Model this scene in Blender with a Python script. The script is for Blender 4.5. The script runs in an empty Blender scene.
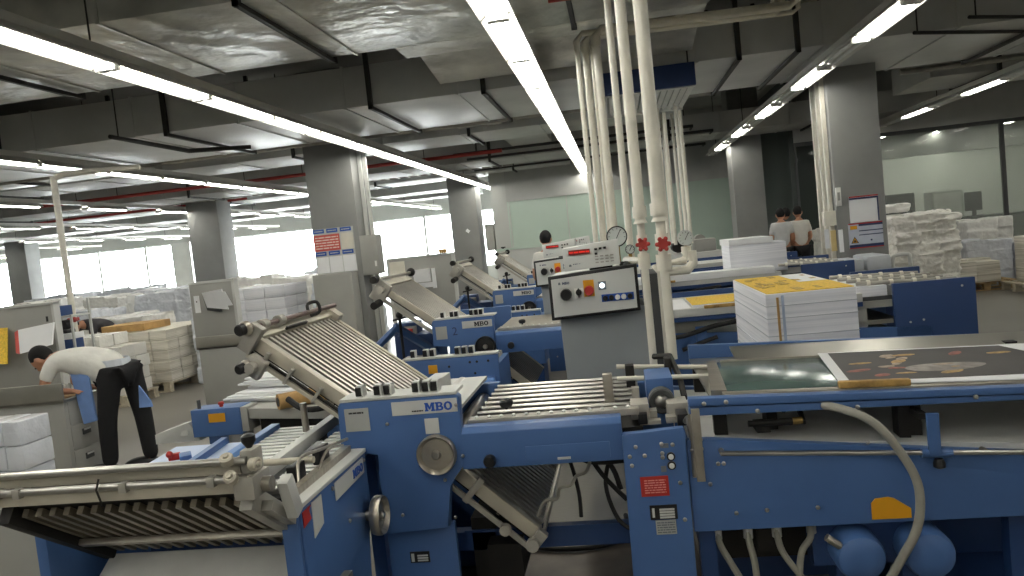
import bpy, bmesh, math, random
from mathutils import Vector, Matrix, Euler, noise
random.seed(7)
SC = bpy.context.scene
COL = SC.collection
PI = math.pi
BASE = {}
# ------------------------------------------------------------------ materials
def lin(c):
    c = c / 255.0
    return c / 12.92 if c <= 0.04045 else ((c + 0.055) / 1.055) ** 2.4
def rgb(r, g, b): return (lin(r), lin(g), lin(b), 1.0)
MATS = {}
def mat(name, col, rough=0.5, metal=0.0, var=0.06, scale=6.0, bump=0.0, bscale=40.0, emit=0.0, coat=0.0, stretch=None):
    if name in MATS: return MATS[name]
    m = bpy.data.materials.new(name); m.use_nodes = True
    nt = m.node_tree; b = nt.nodes['Principled BSDF']
    b.inputs['Roughness'].default_value = rough; b.inputs['Metallic'].default_value = metal
    b.inputs['Coat Weight'].default_value = coat
    c = rgb(*col)
    if emit:
        b.inputs['Base Color'].default_value = c
        b.inputs['Emission Color'].default_value = c; b.inputs['Emission Strength'].default_value = emit
    else:
        tc = nt.nodes.new('ShaderNodeTexCoord'); nz = nt.nodes.new('ShaderNodeTexNoise')
        mp = nt.nodes.new('ShaderNodeMapping')
        if stretch: mp.inputs['Scale'].default_value = stretch
        nt.links.new(tc.outputs['Object'], mp.inputs['Vector']); nt.links.new(mp.outputs['Vector'], nz.inputs['Vector'])
        nz.inputs['Scale'].default_value = scale; nz.inputs['Detail'].default_value = 4
        rp = nt.nodes.new('ShaderNodeValToRGB')
        rp.color_ramp.elements[0].position = 0.3; rp.color_ramp.elements[1].position = 0.7
        rp.color_ramp.elements[0].color = tuple(max(0, x * (1 - var * 2)) for x in c[:3]) + (1,)
        rp.color_ramp.elements[1].color = tuple(min(1, x * (1 + var)) for x in c[:3]) + (1,)
        nt.links.new(nz.outputs['Fac'], rp.inputs['Fac']); nt.links.new(rp.outputs['Color'], b.inputs['Base Color'])
        if bump:
            n2 = nt.nodes.new('ShaderNodeTexNoise'); n2.inputs['Scale'].default_value = bscale; n2.inputs['Detail'].default_value = 3
            bp = nt.nodes.new('ShaderNodeBump'); bp.inputs['Strength'].default_value = bump; bp.inputs['Distance'].default_value = 0.05
            nt.links.new(mp.outputs['Vector'], n2.inputs['Vector']); nt.links.new(n2.outputs['Fac'], bp.inputs['Height'])
            nt.links.new(bp.outputs['Normal'], b.inputs['Normal'])
    MATS[name] = m
    return m
def layered(name, c1, c2, scale, rough=0.7):
    """paper edges: fine horizontal layers"""
    m = bpy.data.materials.new(name); m.use_nodes = True
    nt = m.node_tree; b = nt.nodes['Principled BSDF']; b.inputs['Roughness'].default_value = rough
    tc = nt.nodes.new('ShaderNodeTexCoord'); mp = nt.nodes.new('ShaderNodeMapping')
    mp.inputs['Scale'].default_value = (0.6, 0.6, scale)
    nz = nt.nodes.new('ShaderNodeTexNoise'); nz.inputs['Scale'].default_value = 1.0; nz.inputs['Detail'].default_value = 3
    rp = nt.nodes.new('ShaderNodeValToRGB'); rp.color_ramp.elements[0].position = 0.35; rp.color_ramp.elements[1].position = 0.6
    rp.color_ramp.elements[0].color = rgb(*c2); rp.color_ramp.elements[1].color = rgb(*c1)
    nt.links.new(tc.outputs['Object'], mp.inputs['Vector']); nt.links.new(mp.outputs['Vector'], nz.inputs['Vector'])
    nt.links.new(nz.outputs['Fac'], rp.inputs['Fac']); nt.links.new(rp.outputs['Color'], b.inputs['Base Color'])
    MATS[name] = m; return m
def wrapmat(name, col, tint):
    """crinkled clear film over paper"""
    m = mat(name, col, 0.28, 0.0, 0.035, 5.0, 0.5, 11.0, coat=0.6)
    return m
def glassmat(name, col, alpha):
    m = bpy.data.materials.new(name); m.use_nodes = True
    nt = m.node_tree; nt.nodes.clear()
    o = nt.nodes.new('ShaderNodeOutputMaterial'); mx = nt.nodes.new('ShaderNodeMixShader')
    t = nt.nodes.new('ShaderNodeBsdfTransparent'); t.inputs['Color'].default_value = rgb(*col)
    p = nt.nodes.new('ShaderNodeBsdfPrincipled'); p.inputs['Base Color'].default_value = rgb(*col)
    p.inputs['Roughness'].default_value = 0.06
    mx.inputs['Fac'].default_value = alpha
    nt.links.new(t.outputs[0], mx.inputs[1]); nt.links.new(p.outputs[0], mx.inputs[2]); nt.links.new(mx.outputs[0], o.inputs['Surface'])
    MATS[name] = m; return m

BLUE = mat('blue_paint', (70, 104, 156), 0.42, 0, 0.05, 3)
SHADEBLUE = mat('shaded_blue_paint', (38, 66, 114), 0.45, 0, 0.05, 3)  # machine blue in its shaded tone, also used for the dark blue bins
LBLUE = mat('light_blue_paint', (98, 142, 205), 0.4, 0, 0.05, 3)
STEEL = mat('polished_steel', (176, 174, 169), 0.3, 1.0, 0.06, 12)
BRUSH = mat('brushed_metal', (178, 172, 160), 0.38, 0.85, 0.10, 10, stretch=(1, 6, 1))
ALU = mat('cast_alloy', (172, 169, 160), 0.5, 0.45, 0.10, 9)
BEIGE = mat('beige_alloy', (188, 182, 166), 0.5, 0.25, 0.08, 7)
SLATM = mat('satin_slat', (184, 181, 172), 0.36, 0.7, 0.06, 8)
DARK = mat('dark_shadow_metal', (34, 32, 29), 0.6, 0.3, 0.15, 9)  # for dark metal parts and for shade put behind the slats
DGREY = mat('dark_grey_paint', (78, 80, 80), 0.55, 0, 0.08, 5)
BLACK = mat('black_plastic', (20, 20, 21), 0.4, 0, 0.1, 9)
RUBBER = mat('black_rubber', (28, 28, 28), 0.7, 0, 0.1, 9)
GREYP = mat('grey_cabinet_paint', (160, 160, 154), 0.5, 0, 0.04, 3)
LGREY = mat('light_grey_paint', (198, 199, 195), 0.5, 0, 0.04, 3)
CONSM = mat('console_grey', (152, 158, 160), 0.45, 0, 0.04, 3)
FACEM = mat('console_face', (205, 207, 204), 0.45, 0, 0.03, 3)
COLM = mat('column_paint', (140, 141, 139), 0.6, 0, 0.07, 2.0)
PIPEW = mat('cream_pipe', (226, 222, 208), 0.45, 0, 0.05, 8)
GREYH = mat('grey_hose', (150, 148, 138), 0.5, 0, 0.06, 20)
PAPER = mat('white_paper', (236, 237, 238), 0.75, 0, 0.02, 4)
PSTACK = layered('paper_edges', (236, 237, 242), (216, 218, 225), 55)
PSTACK2 = layered('paper_edges_cream', (236, 232, 220), (188, 182, 168), 60)
WRAP = wrapmat('film_wrapped_paper', (232, 231, 226), 0)
WRAP2 = wrapmat('cool_film_wrapped_paper', (220, 224, 231), 0)
WRAP3 = wrapmat('cream_film_wrapped_paper', (236, 234, 226), 0)
WOOD = mat('pallet_wood', (176, 150, 108), 0.75, 0, 0.2, 12, stretch=(1, 8, 1))
PALEWOOD = mat('pale_pallet_wood', (196, 186, 164), 0.75, 0, 0.15, 12)
STICKM = mat('worn_tan_wood', (178, 142, 78), 0.6, 0, 0.25, 25)
KRAFT = mat('kraft_board', (190, 152, 96), 0.7, 0, 0.15, 8)
RED = mat('red_label', (176, 44, 38), 0.5)
RED2 = mat('red_print', (204, 84, 74), 0.6)
YELL = mat('yellow_sticker', (224, 160, 22), 0.5)
YELP = mat('yellow_print', (232, 192, 60), 0.6, 0, 0.15, 60)
WHITEP = mat('white_plastic', (232, 232, 228), 0.4)
BLUEINK = mat('blue_ink', (36, 84, 172), 0.5)
NAVYINK = mat('navy_ink', (40, 56, 96), 0.5)
GREYINK = mat('grey_ink', (110, 116, 122), 0.6)
DARKINK = mat('dark_ink', (40, 40, 42), 0.6)
FOIL = mat('foil_insulation', (212, 211, 202), 0.33, 0.55, 0.2, 1.6, 0.9, 3.4)
DUCTM = mat('galvanised_duct', (206, 207, 204), 0.45, 0.3, 0.07, 1.6)
DUCTD = mat('dull_duct', (184, 185, 182), 0.55, 0.1, 0.08, 1.6)
STRAP = mat('dark_hanger', (58, 57, 54), 0.6, 0.2, 0.1, 8)
SLAB = mat('ceiling_concrete', (152, 152, 148), 0.85, 0, 0.12, 0.8)
FLOORM = mat('floor_concrete', (121, 118, 110), 0.36, 0, 0.07, 0.7, 0.03, 30)
WALLM = mat('wall_plaster', (186, 188, 184), 0.8, 0, 0.03, 1)
GREENG = mat('frosted_green_glass', (190, 208, 196), 0.12, 0, 0.04, 0.6)
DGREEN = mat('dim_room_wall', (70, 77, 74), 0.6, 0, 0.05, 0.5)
GGLASS = glassmat('green_clear_glass', (236, 240, 236), 0.2)
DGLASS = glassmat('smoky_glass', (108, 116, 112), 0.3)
WGLASS = glassmat('window_glass', (250, 252, 252), 0.06)
TUBE = mat('lit_tube', (255, 253, 246), 0.5, emit=16.0)
HOUSE = mat('lamp_housing', (206, 204, 196), 0.4, 0, 0.03, 3)
SKIN = mat('skin', (186, 136, 108), 0.55, 0, 0.05, 20)
HAIR = mat('black_hair', (17, 15, 15), 0.85, 0, 0.2, 60)
SHIRT = mat('white_shirt', (222, 221, 214), 0.85, 0, 0.05, 8, 0.15, 14)
TROUS = mat('black_trousers', (22, 22, 24), 0.85, 0, 0.1, 10, 0.1, 14)
APRON = mat('blue_apron', (118, 150, 206), 0.85, 0, 0.06, 10)
REDLED = mat('red_led', (214, 40, 28), 0.5, emit=0.45)
LEDBG = mat('red_display_window', (120, 30, 24), 0.3)
WLAMP = mat('lit_button', (235, 250, 255), 0.5, emit=2.5)
TEAL = mat('dark_green_plate', (86, 108, 104), 0.16, 0.2, 0.1, 2)
STEELSH = mat('stainless_sheet', (176, 174, 164), 0.3, 0.8, 0.06, 3)
DARKPR = mat('dark_print', (46, 42, 40), 0.5, 0, 0.25, 5)
BLUEW = mat('blue_filter_face', (32, 56, 104), 0.5)
BRASS = mat('brass', (170, 140, 80), 0.4, 0.6)
REDV = mat('red_valve', (178, 60, 52), 0.5)

# ------------------------------------------------------------------ mesh builder
def basis(d):
    d = Vector(d).normalized()
    u = d.cross(Vector((0, 0, 1)))
    if u.length < 1e-4: u = Vector((1, 0, 0))
    u.normalize(); v = u.cross(d).normalized()
    return u, v, d
def smooth_path(pts, k=6):
    P = [Vector(p) for p in pts]; out = []
    for i in range(len(P) - 1):
        a = P[max(i - 1, 0)]; b = P[i]; c = P[i + 1]; d = P[min(i + 2, len(P) - 1)]
        for j in range(k):
            t = j / k
            out.append(0.5 * ((2 * b) + (c - a) * t + (2 * a - 5 * b + 4 * c - d) * t * t + (3 * b - a - 3 * c + d) * t ** 3))
    out.append(P[-1]); return out
SPLIT = set('end_holder support_bracket table_rail apron coupling knob table_post rod_mount infeed_leg table_leg tray_leg tray_rail base_panel table_front_rail edge_strip sensor sensor_bracket far_fold second_fold_panel panel_edge frame cover conduit_strip steel_top papers body sheet white_tag top_print separator_edge blank hanger_rod hanger screw adjusting_knob roller_hood delivery_linkage infeed_rail feed_table pile_frame stand base_cabinet side_duct cream_notice red_border navy_band post drive_housing shaft_collar roller_ring rail_bolt lower_tie_beam food_picture block deck_board bottom_board feed_linkage stop_mechanism stop_bracket delivery_cover button display_key'.split())
class MB:
    def islands(self):
        seen = set(); out = []
        self.bm.verts.ensure_lookup_table()
        for v in self.bm.verts:
            if v in seen: continue
            st = [v]; seen.add(v); g = []
            while st:
                x = st.pop(); g.append(x)
                for e in x.link_edges:
                    y = e.other_vert(x)
                    if y not in seen: seen.add(y); st.append(y)
            out.append(g)
        return out
    def __init__(self): self.bm = bmesh.new()
    def _hexa(self, vs, bev=0):
        v = [self.bm.verts.new(p) for p in vs]
        fs = [self.bm.faces.new([v[i] for i in f]) for f in ((0, 3, 2, 1), (4, 5, 6, 7), (0, 1, 5, 4), (1, 2, 6, 5), (2, 3, 7, 6), (3, 0, 4, 7))]
        if bev > 0:
            es = list({e for f in fs for e in f.edges})
            bmesh.ops.bevel(self.bm, geom=es, offset=bev, segments=2, affect='EDGES', profile=0.6)
        return self
    def box(self, x0, x1, y0, y1, z0, z1, bev=0):
        return self._hexa([(x0, y0, z0), (x1, y0, z0), (x1, y1, z0), (x0, y1, z0), (x0, y0, z1), (x1, y0, z1), (x1, y1, z1), (x0, y1, z1)], bev)
    def obox(self, c, s, rot=(0, 0, 0), bev=0):
        R = Euler(rot).to_matrix(); c = Vector(c); a, b, d = (q / 2 for q in s)
        return self._hexa([c + R @ Vector(p) for p in ((-a, -b, -d), (a, -b, -d), (a, b, -d), (-a, b, -d), (-a, -b, d), (a, -b, d), (a, b, d), (-a, b, d))], bev)
    def hexa(self, vs, bev=0): return self._hexa(vs, bev)
    def cyl(self, p0, p1, r, r2=None, n=14):
        r2 = r if r2 is None else r2
        p0, p1 = Vector(p0), Vector(p1); u, v, d = basis(p1 - p0)
        a = [self.bm.verts.new(p0 + (u * math.cos(t) + v * math.sin(t)) * r) for t in (2 * PI * i / n for i in range(n))]
        b = [self.bm.verts.new(p1 + (u * math.cos(t) + v * math.sin(t)) * r2) for t in (2 * PI * i / n for i in range(n))]
        for i in range(n): self.bm.faces.new((a[i], a[(i + 1) % n], b[(i + 1) % n], b[i]))
        self.bm.faces.new(a[::-1]); self.bm.faces.new(b); return self
    def tube(self, pts, r, n=8, k=0):
        P = smooth_path(pts, k) if k else [Vector(p) for p in pts]
        rings = []
        u = None
        for i, p in enumerate(P):
            d = (P[min(i + 1, len(P) - 1)] - P[max(i - 1, 0)]).normalized()
            if u is None: u, v, _ = basis(d)
            u = (u - d * u.dot(d)).normalized(); v = d.cross(u)
            s = 1.0
            if 0 < i < len(P) - 1 and not k:
                c = max(0.35, math.cos((P[i] - P[i - 1]).angle(P[i + 1] - P[i]) / 2)); s = 1 / c
            rings.append([self.bm.verts.new(p + (u * math.cos(t) + v * math.sin(t)) * r * (1 if k else min(s, 1.2))) for t in (2 * PI * j / n for j in range(n))])
        for a, b in zip(rings, rings[1:]):
            for i in range(n): self.bm.faces.new((a[i], a[(i + 1) % n], b[(i + 1) % n], b[i]))
        self.bm.faces.new(rings[0][::-1]); self.bm.faces.new(rings[-1]); return self
    def prism(self, pts, plane, a, b, bev=0):
        f = {'XZ': lambda p, t: (p[0], t, p[1]), 'YZ': lambda p, t: (t, p[0], p[1]), 'XY': lambda p, t: (p[0], p[1], t)}[plane]
        A = [self.bm.verts.new(f(p, a)) for p in pts]; B = [self.bm.verts.new(f(p, b)) for p in pts]
        fs = [self.bm.faces.new(A), self.bm.faces.new(B[::-1])]
        n = len(pts)
        for i in range(n): fs.append(self.bm.faces.new((A[(i + 1) % n], A[i], B[i], B[(i + 1) % n])))
        if bev:
            es = list({e for q in fs for e in q.edges})
            bmesh.ops.bevel(self.bm, geom=es, offset=bev, segments=2, affect='EDGES', profile=0.6)
        return self
    def lathe(self, prof, o, axis, n=24):
        o = Vector(o); u, v, d = basis(axis); rings = []
        for r, h in prof:
            rings.append([self.bm.verts.new(o + d * h + (u * math.cos(t) + v * math.sin(t)) * max(r, 1e-4)) for t in (2 * PI * j / n for j in range(n))])
        for a, b in zip(rings, rings[1:]):
            for i in range(n): self.bm.faces.new((a[i], a[(i + 1) % n], b[(i + 1) % n], b[i]))
        self.bm.faces.new(rings[0][::-1]); self.bm.faces.new(rings[-1]); return self
    def ball(self, c, s, n=12, rot=(0, 0, 0)):
        s = (s, s, s) if not hasattr(s, '__len__') else s
        M = Matrix.Translation(c) @ Euler(rot).to_matrix().to_4x4() @ Matrix.Diagonal((*s, 1))
        bmesh.ops.create_uvsphere(self.bm, u_segments=n, v_segments=max(6, n // 2 + 2), radius=1.0, matrix=M); return self
    def slope(self, k=-0.032, x0=0.35):
        for v in self.bm.verts: v.co.z += k * (v.co.x - x0)
        return self
    def build(self, name, m, parent=None, origin=None, ang=0.6):
        bm = self.bm
        if parent is not None and name in SPLIT:
            isl = self.islands()
            if 1 < len(isl) < 40:
                out = None
                for vs in isl:
                    q = MB(); mp = {v: q.bm.verts.new(v.co) for v in vs}
                    for f in {f for v in vs for f in v.link_faces}: q.bm.faces.new([mp[v] for v in f.verts])
                    o = q.build(name, m, parent, ang=ang); out = out or o
                bm.free(); return out
        bmesh.ops.recalc_face_normals(bm, faces=bm.faces)
        if parent is not None: o = BASE.get(parent.name, Vector())
        elif origin is not None: o = Vector(origin)
        else:
            xs = [v.co for v in bm.verts]
            o = Vector((sum(c.x for c in xs) / len(xs), sum(c.y for c in xs) / len(xs), min(c.z for c in xs)))
        for v in bm.verts: v.co -= o
        me = bpy.data.meshes.new(name); bm.to_mesh(me); bm.free()
        me.polygons.foreach_set('use_smooth', [True] * len(me.polygons))
        me.set_sharp_from_angle(angle=ang)
        me.materials.append(m)
        ob = bpy.data.objects.new(name, me); COL.objects.link(ob)
        if parent is not None: ob.parent = parent
        else: ob.location = o
        BASE[ob.name] = o.copy()
        return ob
def tag(o, label, cat, group=None, kind=None):
    o['label'] = label; o['category'] = cat
    if group: o['group'] = group
    if kind: o['kind'] = kind
    return o
def thing(name, label, cat, loc, group=None):
    o = bpy.data.objects.new(name, None); COL.objects.link(o); o.location = loc; o.empty_display_size = 0.1
    BASE[o.name] = Vector(loc)
    return tag(o, label, cat, group)
def struct(name, mb, m):
    o = mb.build(name, m); o['kind'] = 'structure'; return o
def dup(root, loc, label=None, group=None, rotz=None):
    r = root.copy(); COL.objects.link(r); r.location = loc
    if label: r['label'] = label
    if group: r['group'] = group
    if rotz is not None: r.rotation_euler = (0, 0, rotz)
    for ch in list(root.children):
        c = ch.copy(); COL.objects.link(c); c.parent = r
        for g in list(ch.children):
            d = g.copy(); COL.objects.link(d); d.parent = c
    return r
def text(name, s, size, o, right, up, m, parent, bold=0.0, depth=0.001, align='LEFT', sx=1.0):
    cu = bpy.data.curves.new(name, 'FONT'); cu.body = s; cu.size = size; cu.offset = bold; cu.extrude = depth; cu.align_x = align
    tmp = bpy.data.objects.new(name, cu); COL.objects.link(tmp)
    dg = bpy.context.evaluated_depsgraph_get(); dg.update()
    me = bpy.data.meshes.new_from_object(tmp.evaluated_get(dg), depsgraph=dg)
    bpy.data.objects.remove(tmp); bpy.data.curves.remove(cu)
    R = Vector(right).normalized(); U = Vector(up).normalized(); N = R.cross(U)
    b = BASE.get(parent.name, Vector())
    for v in me.vertices: v.co = Vector(o) + R * v.co.x * sx + U * v.co.y + N * v.co.z - b
    me.materials.clear(); me.materials.append(m)
    ob = bpy.data.objects.new(name, me); COL.objects.link(ob); ob.parent = parent; BASE[ob.name] = b.copy()
    return ob

def letters(s, h, o, m, parent, right=(1, 0, 0), out=(0, -1, 0), th=0.0022):
    """heavy slab capitals M, B, O drawn as outlines"""
    R_ = Vector(right); N = Vector(out); U = Vector((0, 0, 1)); b = MB(); x = 0.0; o = Vector(o)
    def poly(pts):
        A = [b.bm.verts.new(o + R_ * (x + p[0] * h) + U * (p[1] * h)) for p in pts]; B = [b.bm.verts.new(v.co + N * th) for v in A]
        b.bm.faces.new(A); b.bm.faces.new(B[::-1]); n = len(pts)
        for i in range(n): b.bm.faces.new((A[(i + 1) % n], A[i], B[i], B[(i + 1) % n]))
    def ring(cx, cy, rx, ry, t, a0=0.0, a1=2 * PI, n=16):
        for i in range(n):
            q0 = a0 + (a1 - a0) * i / n; q1 = a0 + (a1 - a0) * (i + 1) / n
            poly([(cx + rx * math.cos(q0), cy + ry * math.sin(q0)), (cx + rx * math.cos(q1), cy + ry * math.sin(q1)), (cx + (rx - t) * math.cos(q1), cy + (ry - t * 0.75) * math.sin(q1)), (cx + (rx - t) * math.cos(q0), cy + (ry - t * 0.75) * math.sin(q0))])
    for ch in s:
        if ch == 'M':
            poly([(0, 0), (0.42, 0), (0.42, 0.16), (0.34, 0.16), (0.34, 0.62), (0.5, 0.2), (0.66, 0.2), (0.84, 0.62), (0.84, 0.16), (0.76, 0.16), (0.76, 0), (1.22, 0), (1.22, 0.16), (1.14, 0.16), (1.14, 0.84), (1.22, 0.84), (1.22, 1), (0.82, 1), (0.61, 0.5), (0.4, 1), (0, 1), (0, 0.84), (0.08, 0.84), (0.08, 0.16), (0, 0.16)]); x += 1.28 * h
        elif ch == 'B':
            poly([(0, 0), (0.6, 0), (0.6, 0.17), (0, 0.17)]); poly([(0, 0.83), (0.56, 0.83), (0.56, 1), (0, 1)]); poly([(0.1, 0.17), (0.36, 0.17), (0.36, 0.83), (0.1, 0.83)]); poly([(0.36, 0.43), (0.6, 0.43), (0.6, 0.57), (0.36, 0.57)])
            ring(0.58, 0.28, 0.38, 0.28, 0.24, -PI / 2, PI / 2, 8); ring(0.55, 0.74, 0.34, 0.26, 0.22, -PI / 2, PI / 2, 8); x += 1.02 * h
        elif ch == 'O':
            ring(0.5, 0.5, 0.5, 0.52, 0.27); x += 1.05 * h
    return b.build('lettering', m, parent)

# ------------------------------------------------------------------ camera
cam = bpy.data.cameras.new('camera'); co = bpy.data.objects.new('camera', cam); COL.objects.link(co); SC.camera = co
cam.sensor_width = 36.0; cam.lens = 27.0; cam.clip_end = 200; cam.clip_start = 0.05
Rm = Matrix(((0.98551455, 0.09447871, 0.14083624), (0.13379152, 0.07718742, -0.98799895), (-0.10421565, 0.99253004, 0.06342887)))
co.matrix_world = Matrix.Translation((0, 0, 1.65)) @ Rm.to_4x4()
# ------------------------------------------------------------------ world: overcast daylight outside the windows
w = bpy.data.worlds.new('daylight'); SC.world = w; w.use_nodes = True
w.node_tree.nodes['Background'].inputs['Color'].default_value = (0.97, 0.99, 1.0, 1)
w.node_tree.nodes['Background'].inputs['Strength'].default_value = 16.0
SC.view_settings.view_transform = 'Standard'; SC.view_settings.look = 'None'
SC.view_settings.gamma = 1.0; SC.view_settings.exposure = 0.65; SC.view_settings.use_curve_mapping = False
SC.cycles.max_bounces = 8; SC.cycles.diffuse_bounces = 4; SC.cycles.glossy_bounces = 3; SC.cycles.transparent_max_bounces = 12
SC.cycles.use_denoising = True; SC.cycles.sample_clamp_indirect = 6.0; SC.cycles.caustics_reflective = False; SC.cycles.caustics_refractive = False

# ================================================================== SETTING
XL, XR, YB, YF = -30.0, 13.0, 32.0, -8.0
struct('floor', MB().box(XL, XR, YF, YB + 0.2, -0.1, 0), FLOORM)
struct('ceiling', MB().box(XL, XR, YF, YB + 0.2, 4.4, 4.55), SLAB)
struct('wall_south', MB().box(XL, XR, YF - 0.15, YF, 0, 4.4), WALLM)
struct('wall_west', MB().box(XL - 0.15, XL, YF, YB, 0, 4.4), WALLM)
struct('wall_east', MB().box(XR, XR + 0.15, YF, YB + 0.2, 0, 4.4), WALLM)
wx0, wx1, wz0, wz1 = XL, -3.15, 0.6, 3.02
struct('wall_north', MB().box(wx0, wx1, YB, YB + 0.2, 0, wz0).box(wx0, wx1, YB, YB + 0.2, wz1, 4.4).box(-3.15, -2.75, 20.0, YB + 0.2, 0, 4.4), WALLM)
posts = [-30, -26.6, -23.2, -20.9, -19.2, -12.8, -8.0, -3.15]
mb = MB()
for i, x in enumerate(posts): w_ = 0.45 if i == 4 else 0.05; mb.box(x - w_, x + w_, YB - 0.05, YB + 0.18, wz0, wz1)
struct('trim_1', mb, LGREY)
for i in range(7):
    a, b = posts[i] + (0.45 if i == 4 else 0.05), posts[i + 1] - (0.45 if i == 3 else 0.05)
    f = MB().box(a, b, YB + 0.08, YB + 0.13, wz0, wz0 + 0.06).box(a, b, YB + 0.08, YB + 0.13, wz1 - 0.06, wz1)
    f.box((a + b) / 2 - 0.018, (a + b) / 2 + 0.018, YB + 0.08, YB + 0.13, wz0, wz1)
    wf = struct('window_%d' % (i + 1), f, LGREY)
    MB().box(a, b, YB + 0.1, YB + 0.108, wz0, wz1).build('pane', WGLASS, wf)
# frosted green partition and the glazed rooms behind
struct('wall_partition', MB().box(-2.75, 3.75, 20.0, 20.05, 0, 2.62), GREENG)
struct('trim_2', MB().box(-2.75, 12.9, 19.95, 20.15, 2.62, 4.4), DUCTD)
mb = MB()
for x in (-2.7, -1.2, 0.3, 1.8, 3.3): mb.box(x - 0.012, x + 0.012, 19.985, 20.0, 0, 2.62)
struct('trim_3', mb, LGREY)
# dark glazed bay and the clear glazed bay to the east
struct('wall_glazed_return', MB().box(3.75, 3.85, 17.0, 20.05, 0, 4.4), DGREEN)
struct('wall_room_back', MB().box(3.85, 13, 23.9, 24.0, 0, 4.4), mat('room_wall_paint', (222, 224, 220), 0.7, 0, 0.03, 0.5))
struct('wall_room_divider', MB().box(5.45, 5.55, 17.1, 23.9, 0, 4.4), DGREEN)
def glazing(n, x0, x1, y, m):
    f = MB().box(x0, x1, y - 0.03, y + 0.03, 0, 0.08).box(x0, x1, y - 0.03, y + 0.03, 2.95, 3.03)
    for x in (x0 + 0.02, x1 - 0.02): f.box(x - 0.02, x + 0.02, y - 0.03, y + 0.03, 0.08, 2.95)
    o = struct('window_%d' % n, f, DGREY)
    MB().box(x0, x1, y - 0.006, y + 0.006, 0.08, 2.95).build('pane', m, o)
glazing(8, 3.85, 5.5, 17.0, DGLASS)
for i, (a, b) in enumerate(((5.5, 7.9), (7.9, 10.3), (10.3, 12.9))): glazing(9 + i, a, b, 17.0, GGLASS)
struct('trim_4', MB().box(3.85, 13, 16.9, 17.1, 3.03, 4.4), DUCTD)
# columns
def column(n, x0, x1, y0, d, conduits=()):
    o = struct('column_%d' % n, MB().box(x0, x1, y0, y0 + d, 0, 4.4, 0.02), COLM)
    return o
c1 = column(1, -4.48, -3.76, 11.0, 0.75); c2 = column(2, 2.70, 3.29, 10.0, 0.75)
c3 = column(3, -4.3, -3.56, 20.0, 0.75); c4 = column(4, -10.3, -9.5, 17.6, 0.7)
c5 = column(5, 2.56, 3.2, 17.0, 0.7); c6 = column(6, -21.7, -20.9, 24.9, 0.7)
def conduit(label, x, y, z0, z1, r=0.025, name='conduit_pipe', n=1):
    o = tag(MB().cyl((x, y, z0), (x, y, z1), r, n=10).build(name, PIPEW), label, 'pipe')
    return o
# ------------------------------------------------------------------ ceiling ducts
def duct(label, x0, x1, y0, y1, z0, z1, m, bars=(), extra=None, barz=None, drop=0.0):
    t = thing('air_duct', label, 'duct', ((x0 + x1) / 2, (y0 + y1) / 2, z0))
    b = MB().box(x0, x1, y0, y1, z0, z1, 0.01)
    x = x0 + 1.3
    while x < x1:
        b.box(x - 0.012, x + 0.012, y0 - 0.012, y1 + 0.012, z0 - 0.012, z1 + 0.012); x += 1.31
    if extra: extra(b)
    b.build('duct_body', m, t)
    for bx in bars:
        h = MB().box(bx - 0.02, bx + 0.02, y0 - 0.06, y1 + 0.06, z0 - 0.05, z0 - 0.013)
        h.box(bx - 0.025, bx + 0.025, y0 - 0.06, y0 - 0.013, z0 - 0.05, 4.4).box(bx - 0.025, bx + 0.025, y1 + 0.013, y1 + 0.06, z0 - 0.05, 4.4)
        h.build('hanger', STRAP, t)
    return t
def e1(b):
    b.box(-1.85, 0.96, 7.0, 7.42, 3.5, 3.95)
    b.hexa([(-1.75, 7.42, 3.56), (0.96, 7.42, 3.56), (0.96, 8.4, 3.42), (-1.75, 8.4, 3.42), (-1.75, 7.42, 3.95), (0.96, 7.42, 3.95), (0.96, 8.4, 3.8), (-1.75, 8.4, 3.8)])
    b.hexa([(0.95, 5.1, 3.5), (1.35, 5.3, 3.7), (1.35, 6.8, 3.7), (0.95, 7.0, 3.5), (0.95, 5.1, 4.1), (1.35, 5.3, 4.05), (1.35, 6.8, 4.05), (0.95, 7.0, 4.1)])
duct('wide foil wrapped air duct crossing above the front machine', -14, 0.96, 5.2, 7.0, 3.5, 4.1, FOIL, (-10.5, -7.8, -5.05, -2.45, -0.2), e1)
duct('long grey sheet metal duct with a deep flat face over the first column', -16, 7.5, 8.55, 10.7, 3.32, 3.78, DUCTM, (-12.5, -10, -7.3, -5.1, -2.6, -1.3, 1.45, 2.05, 4.6, 6.4))
duct('silver duct crossing the hall beyond the first column', -22, 1.2, 12.4, 13.7, 3.42, 3.85, DUCTM, (-15, -11, -8, -5.2, -2.2, 0.2))
duct('grey duct crossing under the slab before the second column', -24, 6, 15.6, 17.0, 3.3, 3.7, DUCTD, (-18, -14, -9, -6, -2.4, 1.2, 4))
duct('silver duct close to the long window wall', -26, -1, 19.3, 20.6, 3.4, 3.75, DUCTM, (-20, -15, -10, -6, -2.4))
duct('grey duct in the near corner of the ceiling over the glazed rooms', 4.6, 12.5, 11.8, 13.3, 3.3, 3.7, DUCTD, (5.5, 8, 10.5))
duct('grey duct crossing close to the window corner', -26, -4.8, 23.5, 24.7, 3.4, 3.75, DUCTM)
duct('last duct before the long window wall', -26, -4.8, 27.4, 28.6, 3.45, 3.8, DUCTD)
duct('branch duct running lengthwise above the second light row', -2.35, -1.65, 10.92, 12.35, 3.5, 3.8, FOIL)
duct('short branch duct beside the far green partition', -1.9, -1.1, 13.8, 15.5, 3.5, 3.8, DUCTM)
duct('high duct above the entrance side of the ceiling', -14, 12, 1.8, 3.6, 3.95, 4.3, DUCTD)
duct('low foil wrapped duct over the pallet storage', -20, -7.6, 10.9, 12.2, 3.42, 3.7, FOIL, (-17, -13, -9.5))
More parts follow.
